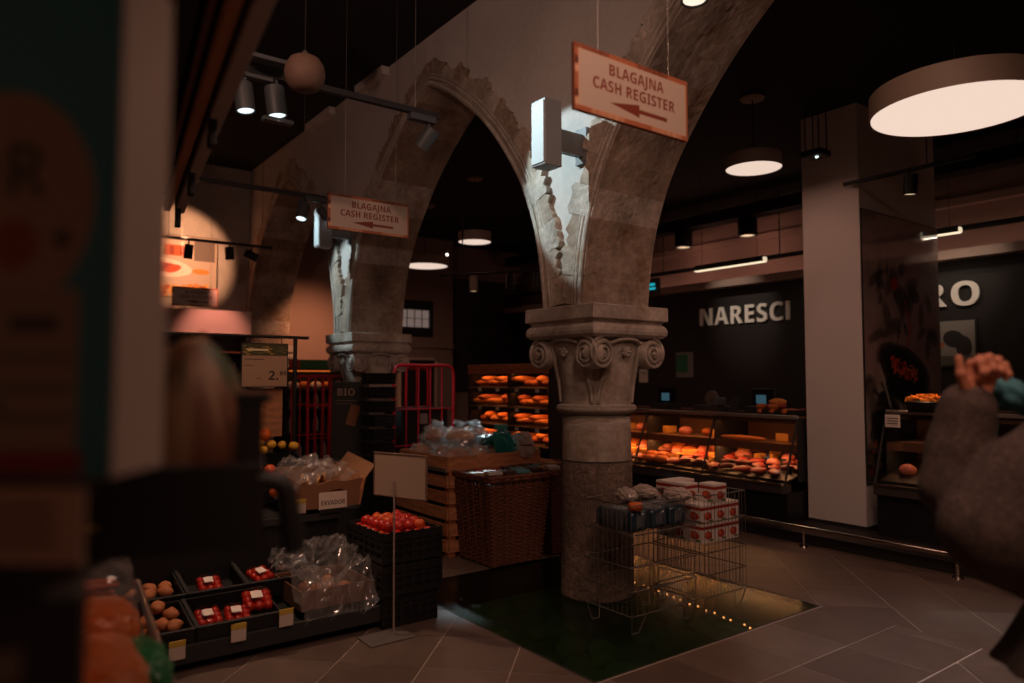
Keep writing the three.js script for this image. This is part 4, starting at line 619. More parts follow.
// ------------------------------------------------------------ produce display
const tagGeo = { top: bx(0.085, 0.032, 0.006, 0, 0.075, 0.001, 0.003), card: bx(0.082, 0.075, 0.004, 0, 0.028, 0) };
const tagTex = canvasTex(128, 116, (c, w, h) => { c.fillStyle = '#b8aa9c'; c.fillRect(0, 0, w, h); c.fillStyle = '#3a2a24'; c.fillRect(10, 10, 70, 8); c.fillRect(10, 26, 50, 6); c.font = 'bold 50px sans-serif'; c.textAlign = 'right'; c.fillText('1', 116, 98); });
function priceTag(p, ry, label) { const t = thing('price_tag', label, 'price tag', p, ry); part(t, 'yellow_header', tagGeo.top, M.tagYellow); part(t, 'card', tagGeo.card, new THREE.MeshStandardMaterial({ map: tagTex, roughness: 0.7 })); }
{
  const t = thing('produce_stand', 'black stepped produce stand along the left aisle', 'display stand', [0.6, 0, -5.2]);
  part(t, 'lower_deck', [T(bx(2.9, 0.03, 1.0), 0.1, 0.16, 0.42, 0.16)], M.black); part(t, 'front_lip', [bx(2.9, 0.1, 0.03, 0.1, 0.1, 0.93, 0.006)], M.charcoal); part(t, 'kick_plate', bx(2.86, 0.06, 0.02, 0.1, 0.03, 0.8), M.black);
  part(t, 'upper_deck', [T(bx(2.9, 0.03, 1.2), 0.1, 0.74, -0.4, 0.22)], M.black); part(t, 'riser', bx(2.9, 0.55, 0.03, 0.1, 0.36, 0.14), M.black); part(t, 'back', bx(2.9, 0.9, 0.03, 0.1, 0.45, -1.0), M.black); for (const x of [-1.33, 1.53]) part(t, 'end_panel', [span(x - 0.012, x + 0.012, 0, 0.62, -1.0, 0.15), span(x - 0.012, x + 0.012, 0, 0.14, 0.15, 0.93)], M.black);
  part(t, 'price_rail', bx(2.9, 0.05, 0.012, 0.1, 0.61, 0.2, 0.003), M.charcoal);
  // lower crates
  const cr = (x, z, y, w, d, label) => { const c = thing('produce_crate', label, 'crate', [x, y, z]); c.rotation.x = 0.16; part(c, 'tray', [bx(w, 0.01, d, 0, 0.005, 0), bx(w, 0.11, 0.012, 0, 0.055, d / 2), bx(w, 0.11, 0.012, 0, 0.055, -d / 2), bx(0.012, 0.11, d, w / 2, 0.055, 0), bx(0.012, 0.11, d, -w / 2, 0.055, 0)], M.black); part(c, 'rim', [bx(w + 0.015, 0.008, 0.022, 0, 0.113, d / 2, 0.002), bx(0.022, 0.008, d, -w / 2, 0.113, 0, 0.002)], M.charcoal); };
  cr(0.82, -4.47, 0.15, 0.34, 0.38, 'black crate of potatoes at the front of the produce stand'); cr(1.24, -4.47, 0.15, 0.46, 0.38, 'black crate of packed tomatoes at the front of the produce stand'); cr(0.85, -4.89, 0.23, 0.36, 0.4, 'black crate of potatoes in the rear row of the produce stand'); cr(1.22, -4.89, 0.23, 0.34, 0.4, 'black crate of one tomato pack in the rear row'); cr(1.58, -4.89, 0.23, 0.36, 0.4, 'black crate in the rear row next to the plastic liner');
  const po = blob(0.048, 0.036, 0.042, 0.18, 2, 8, 6);
  for (const [x, z, y] of [[0.73, -4.5, 0.21], [0.8, -4.56, 0.22], [0.87, -4.5, 0.21], [0.93, -4.44, 0.21], [0.86, -4.57, 0.29], [0.93, -4.57, 0.24], [0.8, -4.42, 0.2]]) solo('potato', po, M.potato, 'brown potato in the front left crate', 'potato', 'potatoes in the front crate', [x, y, z], rr(0, 6));
  for (const [x, z] of [[0.72, -4.36], [0.79, -4.34]]) solo('tomato', blob(0.032, 0.028, 0.032, 0.05, 1, 8), M.tomato, 'loose red tomato in front of the potatoes', 'tomato', 'loose tomatoes', [x, 0.205, z]);
  for (const [x, z] of [[0.78, -4.86], [0.86, -4.82], [0.95, -4.84], [0.97, -4.94], [0.88, -4.95]]) solo('potato', po, M.potato, 'brown potato in the rear left crate', 'potato', 'potatoes in the rear crate', [x, 0.3, z], rr(0, 6));
  const tg = Array.from({ length: 9 }, (_, i) => T(blob(0.027, 0.025, 0.027, 0.05, 1, 6, i), -0.045 + (i % 3) * 0.045, 0.028, -0.05 + Math.floor(i / 3) * 0.048));
  const P = thing('tomato_pack', 'clear pack of red tomatoes in the front crate beside the potatoes', 'pack', [1.11, 0.19, -4.46]);
  tg.forEach(g => part(P, 'tomato', g, M.tomato)); part(P, 'lid_film', crumple(0.075, 0.04, 0.08, 0.14, 3, 7, 14, 0.5).translate(0, 0.03, 0), M.glass); part(P, 'label', bx(0.055, 0.003, 0.06, -0.01, 0.071, 0.01), M.paper);
  P.rotation.x = 0.3;
  for (const [x, y, z, l] of [[1.26, 0.19, -4.42, 'clear pack of red tomatoes in the middle of the front crate'], [1.4, 0.22, -4.5, 'largest clear pack of red tomatoes at the right of the front crate'], [1.21, 0.27, -4.86, 'clear pack of red tomatoes alone in the rear crate'], [1.53, 0.28, -4.86, 'clear pack of red tomatoes next to the plastic liner']]) { const o = copy(P, l, [x, y, z], rr(-0.3, 0.3)); o.rotation.x = 0.3; if (l[0] === 'l') o.scale.setScalar(1.2); }
  priceTag([0.9, 0.1, -4.235], 0, 'yellow-topped price tag below the front potatoes'); priceTag([1.22, 0.13, -4.235], 0, 'yellow-topped price tag below the packed tomatoes'); priceTag([1.49, 0.16, -4.235], 0, 'yellow-topped price tag by the plastic-lined crate'); priceTag([0.68, 0.09, -4.235], 0, 'yellow-topped price tag half hidden by the metal rail');
  // plastic-lined crate
  const lc = thing('lined_crate', 'cardboard tray with a big crumpled clear plastic liner hanging out', 'crate', [1.86, 0.17, -4.62]);
  part(lc, 'tray', [bx(0.46, 0.012, 0.5, 0, 0.006, 0), bx(0.46, 0.12, 0.01, 0, 0.06, 0.25), bx(0.46, 0.12, 0.01, 0, 0.06, -0.25), bx(0.01, 0.12, 0.5, 0.23, 0.06, 0), bx(0.01, 0.12, 0.5, -0.23, 0.06, 0)], M.cardDark);
  { const g = new THREE.PlaneGeometry(1, 1, 70, 70), p = g.attributes.position; // film sheet: hollow in the middle, gathered rim, front edge hanging out
    for (let i = 0; i < p.count; i++) { const u = p.getX(i) * 2, v = p.getY(i) * 2, r = Math.min(1.2, Math.hypot(u, v)), n = noise3(u * 4 + 3, v * 4, 1) - 0.5, n2 = Math.abs(noise3(u * 9, v * 9 + 7, 4) - 0.5), n3 = Math.abs(noise3(u * 17 + 4, v * 17, 9) - 0.5); const bowl = 0.03 + 0.22 * sm(Math.min(1, r / 0.8)); const over = v < -0.55 ? (-v - 0.55) * 0.55 : Math.max(0, r - 0.95) * 0.3; p.setXYZ(i, u * 0.3 + n * 0.1, bowl - over + n * 0.1 + n2 * 0.09 + n3 * 0.04 + v * 0.05, -v * 0.3 + 0.06 + n2 * 0.05); }
    g.computeVertexNormals(); part(lc, 'plastic_liner', toCreasedNormals(g, 0.4), M.film); }
  solo('onion', blob(0.045, 0.04, 0.045, 0.08, 1, 8, 2), M.potato, 'brown onion inside the plastic liner', 'onion', 'onions in the liner', [1.8, 0.24, -4.55]); for (const [x, z] of [[1.9, -4.62], [1.98, -4.52], [1.76, -4.7], [1.94, -4.72]]) solo('onion', blob(0.045, 0.04, 0.045, 0.08, 1, 8, 2), M.potato, 'brown onion inside the plastic liner', 'onion', 'onions in the liner', [x, 0.23, z]);
  // upper level: cardboard banana box with film, citrus
  const bb = thing('fruit_box', 'open cardboard fruit box with a heart-shaped hole and plastic film', 'box', [2.06, 0.7, -5.26]); bb.rotation.x = 0.12;
  { const s = new THREE.Shape([[-0.23, 0], [0.23, 0], [0.23, 0.13], [0.25, 0.2], [0.1, 0.185], [0.02, 0.2], [-0.08, 0.18], [-0.23, 0.19]].map(p => new THREE.Vector2(...p))); const h = new THREE.Path(); h.moveTo(0.05, 0.06); h.bezierCurveTo(-0.03, 0.11, 0.01, 0.15, 0.05, 0.125); h.bezierCurveTo(0.09, 0.15, 0.13, 0.11, 0.05, 0.06); s.holes.push(h);
    const g = new THREE.ExtrudeGeometry(s, { depth: 0.008, bevelEnabled: false }); part(bb, 'front_panel', T(g, 0, 0, 0.26), M.card); part(bb, 'inner_card', bx(0.2, 0.13, 0.004, 0.05, 0.08, 0.23), mat(0xc9803e, 0.8));
    part(bb, 'side_panel', [bx(0.008, 0.19, 0.52, -0.23, 0.095, 0)], M.card); part(bb, 'side_panel', [T(bx(0.008, 0.2, 0.56), 0.245, 0.1, 0, 0, 0, -0.16)], M.wood); part(bb, 'back_panel', [bx(0.46, 0.19, 0.008, 0, 0.095, -0.26)], M.card); part(bb, 'bottom', bx(0.46, 0.01, 0.52, 0, 0.005, 0), M.card); part(bb, 'flap', [T(bx(0.16, 0.006, 0.5), 0.3, 0.22, 0, 0, 0, 0.9)], M.card);
    const g2 = new THREE.PlaneGeometry(1, 1, 50, 50), p = g2.attributes.position; for (let i = 0; i < p.count; i++) { const u = p.getX(i), v = p.getY(i), n = noise3(u * 9 + 4, v * 9 + 3, 2), n2 = Math.abs(noise3(u * 20, v * 20 + 7, 5) - 0.5); p.setXYZ(i, u * 0.56 - 0.08 + (n - 0.5) * 0.06, 0.23 - (u - 0.2) ** 2 * 0.25 + (n - 0.5) * 0.16 + n2 * 0.08 + (Math.abs(u) > 0.42 ? -(Math.abs(u) - 0.42) * 1.0 : 0), -v * 0.6 + (n - 0.5) * 0.06); } g2.computeVertexNormals(); part(bb, 'plastic_film', toCreasedNormals(g2, 0.5), M.film); }
  const bnG = tube([[-0.09, 0.02, 0], [-0.05, -0.005, 0], [0.03, -0.008, 0], [0.09, 0.03, 0]], 0.019, 14, 8); for (let i = 0; i < 6; i++) solo('banana', bnG, mat(0xb9853a, 0.55), 'ripe banana under the plastic film in the fruit box', 'banana', 'bananas in the fruit box', [1.93 + i * 0.045, 0.8 + (i % 2) * 0.03, -5.2 - (i % 3) * 0.08], 1.2 + rr(-0.3, 0.3));
  const og = lathe([[0, -0.04], [0.02, -0.036], [0.037, -0.018], [0.041, 0], [0.037, 0.018], [0.02, 0.036], [0, 0.039]], 18);
  for (const [x, y, z, l] of [[1.68, 0.78, -5.4, 'black crate of oranges on the upper deck of the produce stand'], [1.85, 0.9, -5.78, 'black crate of lemons at the back of the upper deck']]) { const c = thing('produce_crate', l, 'crate', [x, y, z]); c.rotation.x = 0.22; part(c, 'tray', [bx(0.3, 0.01, 0.4, 0, -0.03, 0), bx(0.3, 0.1, 0.012, 0, 0.02, 0.2), bx(0.3, 0.1, 0.012, 0, 0.02, -0.2), bx(0.012, 0.1, 0.4, 0.15, 0.02, 0), bx(0.012, 0.1, 0.4, -0.15, 0.02, 0)].map(g => z < -5.6 ? g.scale(1.7, 1, 0.6) : g), M.black); }
  const orr = [[1.62, 0.98, -5.62], [1.7, 1.0, -5.55], [1.68, 0.93, -5.45], [1.76, 0.92, -5.4], [1.62, 0.9, -5.42], [1.77, 0.86, -5.3], [1.69, 0.85, -5.28], [1.8, 0.8, -5.18], [1.72, 0.79, -5.16], [1.8, 0.74, -5.07], [1.62, 0.82, -5.3], [1.56, 0.95, -5.6]];
  orr.forEach((p, i) => solo('orange', og, i % 4 === 3 ? M.appleB : M.orange, i % 4 === 3 ? 'reddish orange on the upper produce shelf beside the fruit box' : 'bright orange on the upper produce shelf beside the fruit box', 'orange', i % 4 === 3 ? 'reddish citrus' : 'oranges by the fruit box', p, i));
  const lm = blob(0.042, 0.034, 0.034, 0.05, 1, 8, 3); for (const p of [[1.72, 1.06, -5.74], [1.8, 1.09, -5.8], [1.9, 1.07, -5.8], [1.99, 1.06, -5.82], [1.8, 1.04, -5.7], [2.08, 1.05, -5.8]]) solo('lemon', lm, M.lemon, 'yellow lemon behind the plastic film on the upper shelf', 'lemon', 'lemons on the upper shelf', p, rr(0, 3)); solo('orange', T(og.clone(), 0, 0, 0), M.orange, 'single large orange on top of the lemons', 'orange', null, [1.84, 1.15, -5.8]).scale.setScalar(1.3);
  priceTag([1.84, 0.66, -4.985], 0, 'yellow-topped price tag left of the EKVADOR card');
  const et = canvasTex(256, 160, (c, w, h) => { c.fillStyle = '#cdbcae'; c.fillRect(0, 0, w, h); c.fillStyle = '#4a3a34'; c.font = '22px sans-serif'; c.textAlign = 'center'; c.fillText('- - - - - - -', w / 2, 46); c.font = 'bold 62px sans-serif'; c.fillText('EKVADOR', w / 2, 122, 230); });
  const ek = thing('origin_card', 'white card reading EKVADOR clipped below the fruit box', 'card', [2.08, 0.66, -4.98]); part(ek, 'card', bx(0.21, 0.12, 0.006, 0, 0.06, 0), M.paper); part(ek, 'printed_face', new THREE.PlaneGeometry(0.205, 0.116).toNonIndexed().translate(0, 0.06, 0.004), new THREE.MeshStandardMaterial({ map: et, roughness: 0.6 })); part(ek, 'holder', bx(0.2, 0.03, 0.012, 0, -0.012, 0), M.black);
  // overhead price board on its black frame
  const fr = thing('display_gantry', 'black tube frame carrying the 2.89 price board behind the produce', 'gantry', [1.8, 0, -6.3]);
  part(fr, 'crossbar', rod([-0.75, 1.96, 0], [0.58, 1.96, 0], 0.014, 10), M.black); for (const x of [-0.35, 0.46]) part(fr, 'post', rod([x, 0, 0], [x, 1.96, 0], 0.018, 10), M.black); part(fr, 'wood_panel', bx(0.4, 0.42, 0.02, 0.16, 1.3, -0.03), M.wood);
  const pb = thing('price_board', 'large price board showing 2.89 with a dark green header', 'price board', [1.98, 1.52, -6.26]);
  const bt = canvasTex(400, 400, (c, w, h) => { c.fillStyle = '#a07f66'; c.fillRect(0, 0, w, h); c.fillStyle = '#3d3a1c'; c.fillRect(0, 0, w, 110); for (let i = 0; i < 26; i++) { c.fillStyle = ['#6f6a2e', '#b58a3c', '#53501f'][i % 3]; c.fillRect((i * 61) % 380, 18 + (i * 17) % 74, 34, 10); } c.fillStyle = '#d9c89a'; c.font = 'bold 34px sans-serif'; c.fillRect(40, 46, 190, 18); c.fillStyle = '#5c4334'; c.fillRect(20, 140, 170, 10); c.fillRect(20, 200, 80, 7); c.fillRect(120, 320, 50, 7); c.fillStyle = '#241a16'; c.font = 'bold 120px sans-serif'; c.textAlign = 'right'; c.fillText('2.', 330, 340); c.font = 'bold 56px sans-serif'; c.fillText('89', 396, 296); });
  part(pb, 'board', bx(0.4, 0.38, 0.012, 0, 0.19, 0), M.black); part(pb, 'printed_face', new THREE.PlaneGeometry(0.384, 0.364).toNonIndexed().translate(0, 0.19, 0.0075), new THREE.MeshStandardMaterial({ map: bt, roughness: 0.5 })); for (const x of [-0.15, 0.15]) part(pb, 'hook', rod([x, 0.38, -0.01], [x, 0.44, -0.03], 0.004), M.black);
}
// ------------------------------------------------------------ towers, cages, shelves near the farther column
{
  const X = 3.22, Z = -6.6;
  const tord = ['topmost', 'second', 'third', 'fourth', 'fifth', 'sixth', 'seventh', 'eighth', 'ninth', 'tenth', 'eleventh', 'lowest'];
  for (let i = 0; i < 12; i++) { const t = thing('black_tray', i === 0 || i === 11 ? `${tord[11 - i]} black plastic tray in the tall tower before the farther column` : `${tord[11 - i]} black plastic tray from the top of the tall tower`, 'tray', [X, 0.02 + i * 0.138, Z], 0.1, 'trays in the black tower'); part(t, 'tray', [bx(0.24, 0.1, 0.26, 0, 0.05, 0, 0.006)], M.blackGloss); part(t, 'rim', [0, 1, 2].map(k => bx(0.26, 0.014, 0.28, 0, 0.04 + k * 0.032, 0, 0.006)), M.blackGloss); }
  const cl = thing('tower_trolley', 'black wheeled base under the tray tower', 'trolley', [X, 0, Z]); part(cl, 'deck', bx(0.28, 0.016, 0.3, 0, 0.012, 0), M.black); for (const [x, z] of [[-0.12, 0.12], [0.12, 0.12], [-0.12, -0.12], [0.12, -0.12]]) part(cl, 'wheel', T(cy(0.01, 0.01, 0.012, 0, 0, 0, 12, 0, Math.PI / 2), x, 0.008, z), M.charcoal);
  const bt = canvasTex(256, 512, (c, w, h) => { c.fillStyle = '#1c1a16'; c.fillRect(0, 0, w, h); c.fillStyle = '#8f7c68'; c.font = 'bold 84px sans-serif'; c.fillText('BIO', 36, 110, 180); c.fillStyle = '#5a5040'; c.fillRect(36, 150, 160, 10); c.fillRect(36, 176, 120, 8); c.fillStyle = '#7a4a2c'; c.save(); c.translate(170, 280); c.rotate(0.25); c.fillRect(-40, -90, 80, 180); c.restore(); });
  const bo = thing('bio_display', 'dark cardboard display printed BIO before the farther column', 'display', [3.2, 0, -7.22], -0.6); part(bo, 'cabinet', bx(0.34, 1.56, 0.3, 0, 0.78, 0), M.charcoal); part(bo, 'printed_face', new THREE.PlaneGeometry(0.335, 0.62).toNonIndexed().translate(0, 1.24, 0.153), new THREE.MeshStandardMaterial({ map: bt, roughness: 0.6 })); part(bo, 'lower_panel', bx(0.3, 0.5, 0.01, 0, 0.5, 0.155), M.greyMetal);
  function cage(x, z, w, d, h, ry, label, m = M.red) {
    const t = thing('roll_cage', label, 'roll cage', [x, 0, z], ry); for (const s of [-1, 1]) { part(t, 'end_frame', tube([[-w / 2, 0.12, s * d / 2], [-w / 2, h * 0.6, s * d / 2], [-w / 2, h - 0.08, s * d / 2], [-w / 2 + 0.02, h - 0.02, s * d / 2], [-w / 2 + 0.08, h, s * d / 2], [0, h, s * d / 2], [w / 2 - 0.08, h, s * d / 2], [w / 2 - 0.02, h - 0.02, s * d / 2], [w / 2, h - 0.08, s * d / 2], [w / 2, h * 0.6, s * d / 2], [w / 2, 0.12, s * d / 2]], 0.018, 90, 8), m); for (let i = 1; i < 5; i++) part(t, 'bar', rod([-w / 2 + w * i / 5, 0.14, s * d / 2], [-w / 2 + w * i / 5, h, s * d / 2], 0.008), m); for (const y of [0.45, 0.85, 1.25]) part(t, 'cross_bar', rod([-w / 2, y, s * d / 2], [w / 2, y, s * d / 2], 0.008), m); }
    part(t, 'deck', bx(w, 0.03, d, 0, 0.14, 0), M.charcoal); for (const [sx, sz] of [[-1, 1], [1, 1], [-1, -1], [1, -1]]) part(t, 'wheel', T(cy(0.05, 0.05, 0.03, 0, 0, 0, 16, 0, Math.PI / 2), sx * (w / 2 - 0.05), 0.05, sz * (d / 2 - 0.05)), M.black);
  }
  cage(4.06, -7.45, 0.76, 0.6, 1.74, 0, 'empty red wire roll cage behind the bagged loaves');
  cage(3.55, -9.0, 0.5, 0.55, 1.62, 0, 'dark red roll cage left of the farther column');
  const cn = thing('cage_carton', 'dark carton standing in the red roll cage', 'carton', [4.12, 0.156, -7.45]); part(cn, 'carton', bx(0.6, 1.1, 0.42, 0, 0.55, 0, 0.006), mat(0x15110f, 0.8)); part(cn, 'label', bx(0.1, 0.12, 0.003, -0.02, 0.98, 0.213), mat(0x8a8078, 0.7));
  // back shelf with loaves and bottles
  const sh = thing('back_shelf', 'dark shelving with bread and bottles left of the farther column', 'shelving', [4.2, 0, -10.6]); part(sh, 'frame', [span(-0.62, -0.58, 0, 1.75, -0.25, 0.25), span(0.58, 0.62, 0, 1.75, -0.25, 0.25), span(-0.6, 0.6, 0, 1.75, -0.26, -0.24)], M.black); const ysh = [0.4, 0.8, 1.14, 1.42, 1.74]; for (const y of ysh) part(sh, 'shelf', span(-0.6, 0.6, y - 0.015, y, -0.25, 0.25), M.charcoal);
  const hd = thing('shelf_header', 'green header sign with a red square on the back shelf', 'sign', [4.2, 1.741, -10.4]); part(hd, 'panel', bx(1.0, 0.13, 0.02, 0.1, 0.065, 0), mat(0x2f6b35, 0.6)); part(hd, 'red_square', bx(0.16, 0.13, 0.022, -0.48, 0.065, 0), mat(0xa8301f, 0.6));
  const lo = blob(0.11, 0.06, 0.08, 0.1, 2, 7, 2); for (let i = 0; i < 6; i++) solo('bread_loaf', lo, i % 2 ? M.breadB : M.paper, i % 2 ? 'golden loaf on the back shelf beside the farther column' : 'floury pale loaf on the back shelf beside the farther column', 'bread', i % 2 ? 'golden back-shelf loaves' : 'floury back-shelf loaves', [3.72 + i * 0.18, 1.49, -10.48], 0.3 * i);
  const bg = lathe([[0, 0], [0.04, 0], [0.042, 0.02], [0.042, 0.15], [0.03, 0.2], [0.014, 0.23], [0.014, 0.27], [0, 0.27]], 16); const bc = [mat(0x3a4a30, 0.3), mat(0x6a3a22, 0.3), mat(0xa59a90, 0.3)]; const bn = ['green', 'amber', 'pale']; for (const y of [0.4, 0.8, 1.14]) for (let i = 0; i < 9; i++) { const k = (i + Math.round(y * 10)) % 3; solo('bottle', bg, bc[k], `${bn[k]} bottle on the back shelf left of the farther column`, 'bottle', `${bn[k]} bottles on the back shelf`, [3.7 + i * 0.125, y + 0.001, -10.45]); }
  areaLight(AMBER, 5, 1.0, 0.04, [4.2, 1.69, -10.4], [4.2, 1.3, -10.6]); part(sh, 'lamp_tube', span(-0.55, 0.55, 1.695, 1.712, 0.18, 0.2), glow(0xff7a30, 0.6));
  spotLight(new THREE.Color(1, 0.4, 0.2), 8, [4.6, 3.0, -10.9], [4.6, 1.9, -12.5], 50, 0.8, 4);
  const ws = thing('hall_spotlight', 'small wall-washing spotlight above the back shelf', 'spotlight', [4.6, 3.1, -10.8]); spotHead(ws, [0, 0, 0], [0, -0.6, -0.8], 0.05, 0.16, lensWarm, M.black); part(ws, 'stem', rod([0, 0.05, 0], [0, CEILF - 3.1, 0], 0.006), M.black);
  // window in the hall back wall, doorway below, mural
  const wn = struct('window_1', [span(6.5, 7.28, 2.41, 2.47, -12.62, -12.49), span(6.5, 7.28, 3.07, 3.13, -12.62, -12.49), span(6.5, 6.56, 2.41, 3.13, -12.62, -12.49), span(7.22, 7.28, 2.41, 3.13, -12.62, -12.49), span(6.5, 7.28, 2.47, 2.6, -12.6, -12.5), span(6.5, 7.28, 2.95, 3.08, -12.6, -12.5)], M.black, 'small dark framed window with a barred pane in the hall back wall');
  for (let i = 0; i < 4; i++) for (let j = 0; j < 2; j++) part(wn, 'pane', bx(0.155, 0.165, 0.006, 6.56 + 0.0825 + i * 0.165, 2.6 + 0.0875 + j * 0.175, -12.56), glow(0xc0a49a, 0.28));
  for (let i = 1; i < 4; i++) part(wn, 'bar', bx(0.012, 0.36, 0.02, 6.56 + i * 0.165, 2.775, -12.55), M.black); part(wn, 'bar', bx(0.66, 0.012, 0.02, 6.89, 2.775, -12.55), M.black);
  struct('trim_4', [span(6.3, 7.76, 2.2, 2.27, -12.52, -12.44)], M.wallBrown, 'plain ledge below the small window');
  const dr = struct('door_1', [span(6.55, 7.3, 0, 1.95, -12.53, -12.47)], M.darkPanel, 'dark doorway panel below the small window'); part(dr, 'frame', [span(6.5, 6.55, 0, 2.0, -12.53, -12.44), span(7.3, 7.35, 0, 2.0, -12.53, -12.44), span(6.5, 7.35, 1.95, 2.0, -12.53, -12.44)], M.cream); part(dr, 'red_sign', bx(0.5, 0.08, 0.01, 6.95, 1.8, -12.465), mat(0x8a2a20, 0.6));
  const mt = canvasTex(512, 400, (c, w, h) => { c.fillStyle = '#2e2624'; c.fillRect(0, 0, w, h); for (let i = 0; i < 90; i++) { c.fillStyle = ['rgba(90,78,72,0.25)', 'rgba(20,16,16,0.4)', 'rgba(110,30,26,0.25)', 'rgba(60,70,60,0.2)'][i % 4]; c.beginPath(); c.ellipse((i * 131) % w, (i * 83) % h, 20 + (i * 7) % 50, 12 + (i * 5) % 40, i, 0, 7); c.fill(); } });
  const mu = thing('wall_mural', 'dark blurry photo mural on the hall back wall above the bread rack', 'mural', [9.0, 1.3, -12.88]); part(mu, 'panel', bx(2.3, 2.4, 0.02, -0.05, 1.2, 0), M.charcoal); part(mu, 'print', new THREE.PlaneGeometry(2.28, 2.38).toNonIndexed().translate(-0.05, 1.2, 0.0115), new THREE.MeshStandardMaterial({ map: mt, roughness: 0.5 }));
  // poster on the back wall, pale board, far shelving
  const ft = canvasTex(512, 512, (c, w, h) => { c.fillStyle = '#c9b7a8'; c.fillRect(0, 0, w, h); c.fillStyle = '#7a6f68'; c.fillRect(380, 20, 120, 180); c.fillStyle = '#efe4da'; c.beginPath(); c.ellipse(180, 270, 190, 80, 0.1, 0, 7); c.fill(); for (let i = 0; i < 6; i++) { c.fillStyle = ['#b8301a', '#d0521e'][i % 2]; c.beginPath(); c.ellipse(90 + i * 34, 250 + i * 6, 52, 30, -0.5, 0, 7); c.fill(); } c.fillStyle = '#c85a22'; c.fillRect(210, 80, 150, 90); c.fillStyle = '#9a3016'; c.fillRect(240, 90, 26, 70); c.fillRect(300, 90, 26, 70); c.fillStyle = '#d97a2a'; c.fillRect(0, 40, 90, 130); for (let i = 0; i < 40; i++) { c.fillStyle = ['#d98a3a', '#b85a20', '#e6a95a'][i % 3]; c.beginPath(); c.ellipse((i * 89) % w, 420 + (i * 37) % 90, 34, 18, i, 0, 7); c.fill(); } c.fillStyle = '#d8933e'; c.beginPath(); c.ellipse(420, 290, 50, 24, 0, 0, 7); c.fill(); });
  const po = thing('food_poster', 'spotlit poster of sliced meats and bread on the back wall', 'poster', [2.3, 2.82, -11.78]); part(po, 'backing', bx(1.32, 0.96, 0.02, 0, 0.48, 0), M.charcoal); part(po, 'printed_face', new THREE.PlaneGeometry(1.3, 0.94).toNonIndexed().translate(0, 0.48, 0.0115), new THREE.MeshStandardMaterial({ map: ft, roughness: 0.6 }));
  const pbd = thing('valance_board', 'long pale board lit by a pink round spot below the poster', 'board', [2.0, 2.27, -11.45]); part(pbd, 'panel', bx(2.8, 0.36, 0.03, 0, 0.18, 0, 0.004), mat(0xd8bfb2, 0.7)); part(pbd, 'lower_strip', bx(2.86, 0.04, 0.05, 0.03, -0.01, 0.01, 0.004), M.cream);
  const fs = thing('far_shelf', 'far wall shelving with dark goods under the pale board', 'shelving', [2.0, 0, -11.5]); part(fs, 'frame', [span(-1.4, 1.36, 0, 2.24, -0.2, -0.17), span(-1.4, -1.36, 0, 2.24, -0.2, 0.2), span(1.32, 1.36, 0, 2.24, -0.2, 0.2)], M.charcoal); for (const y of [0.3, 0.75, 1.2, 1.65, 2.0]) part(fs, 'shelf', span(-1.36, 1.32, y - 0.02, y, -0.18, 0.2), M.cardDark);
  for (const y of [1.2, 1.65]) for (let i = 0; i < 16; i++) solo('jar', lathe([[0, 0], [0.05, 0], [0.052, 0.12], [0.04, 0.15], [0.042, 0.18], [0, 0.18]], 14), [M.sausage, M.charcoal, M.cardDark][i % 3], ['dark red jar on the far wall shelving', 'black jar on the far wall shelving', 'brown jar on the far wall shelving'][i % 3], 'jar', ['red far jars', 'black far jars', 'brown far jars'][i % 3], [0.8 + i * 0.155, y + 0.001, -11.45]);
}

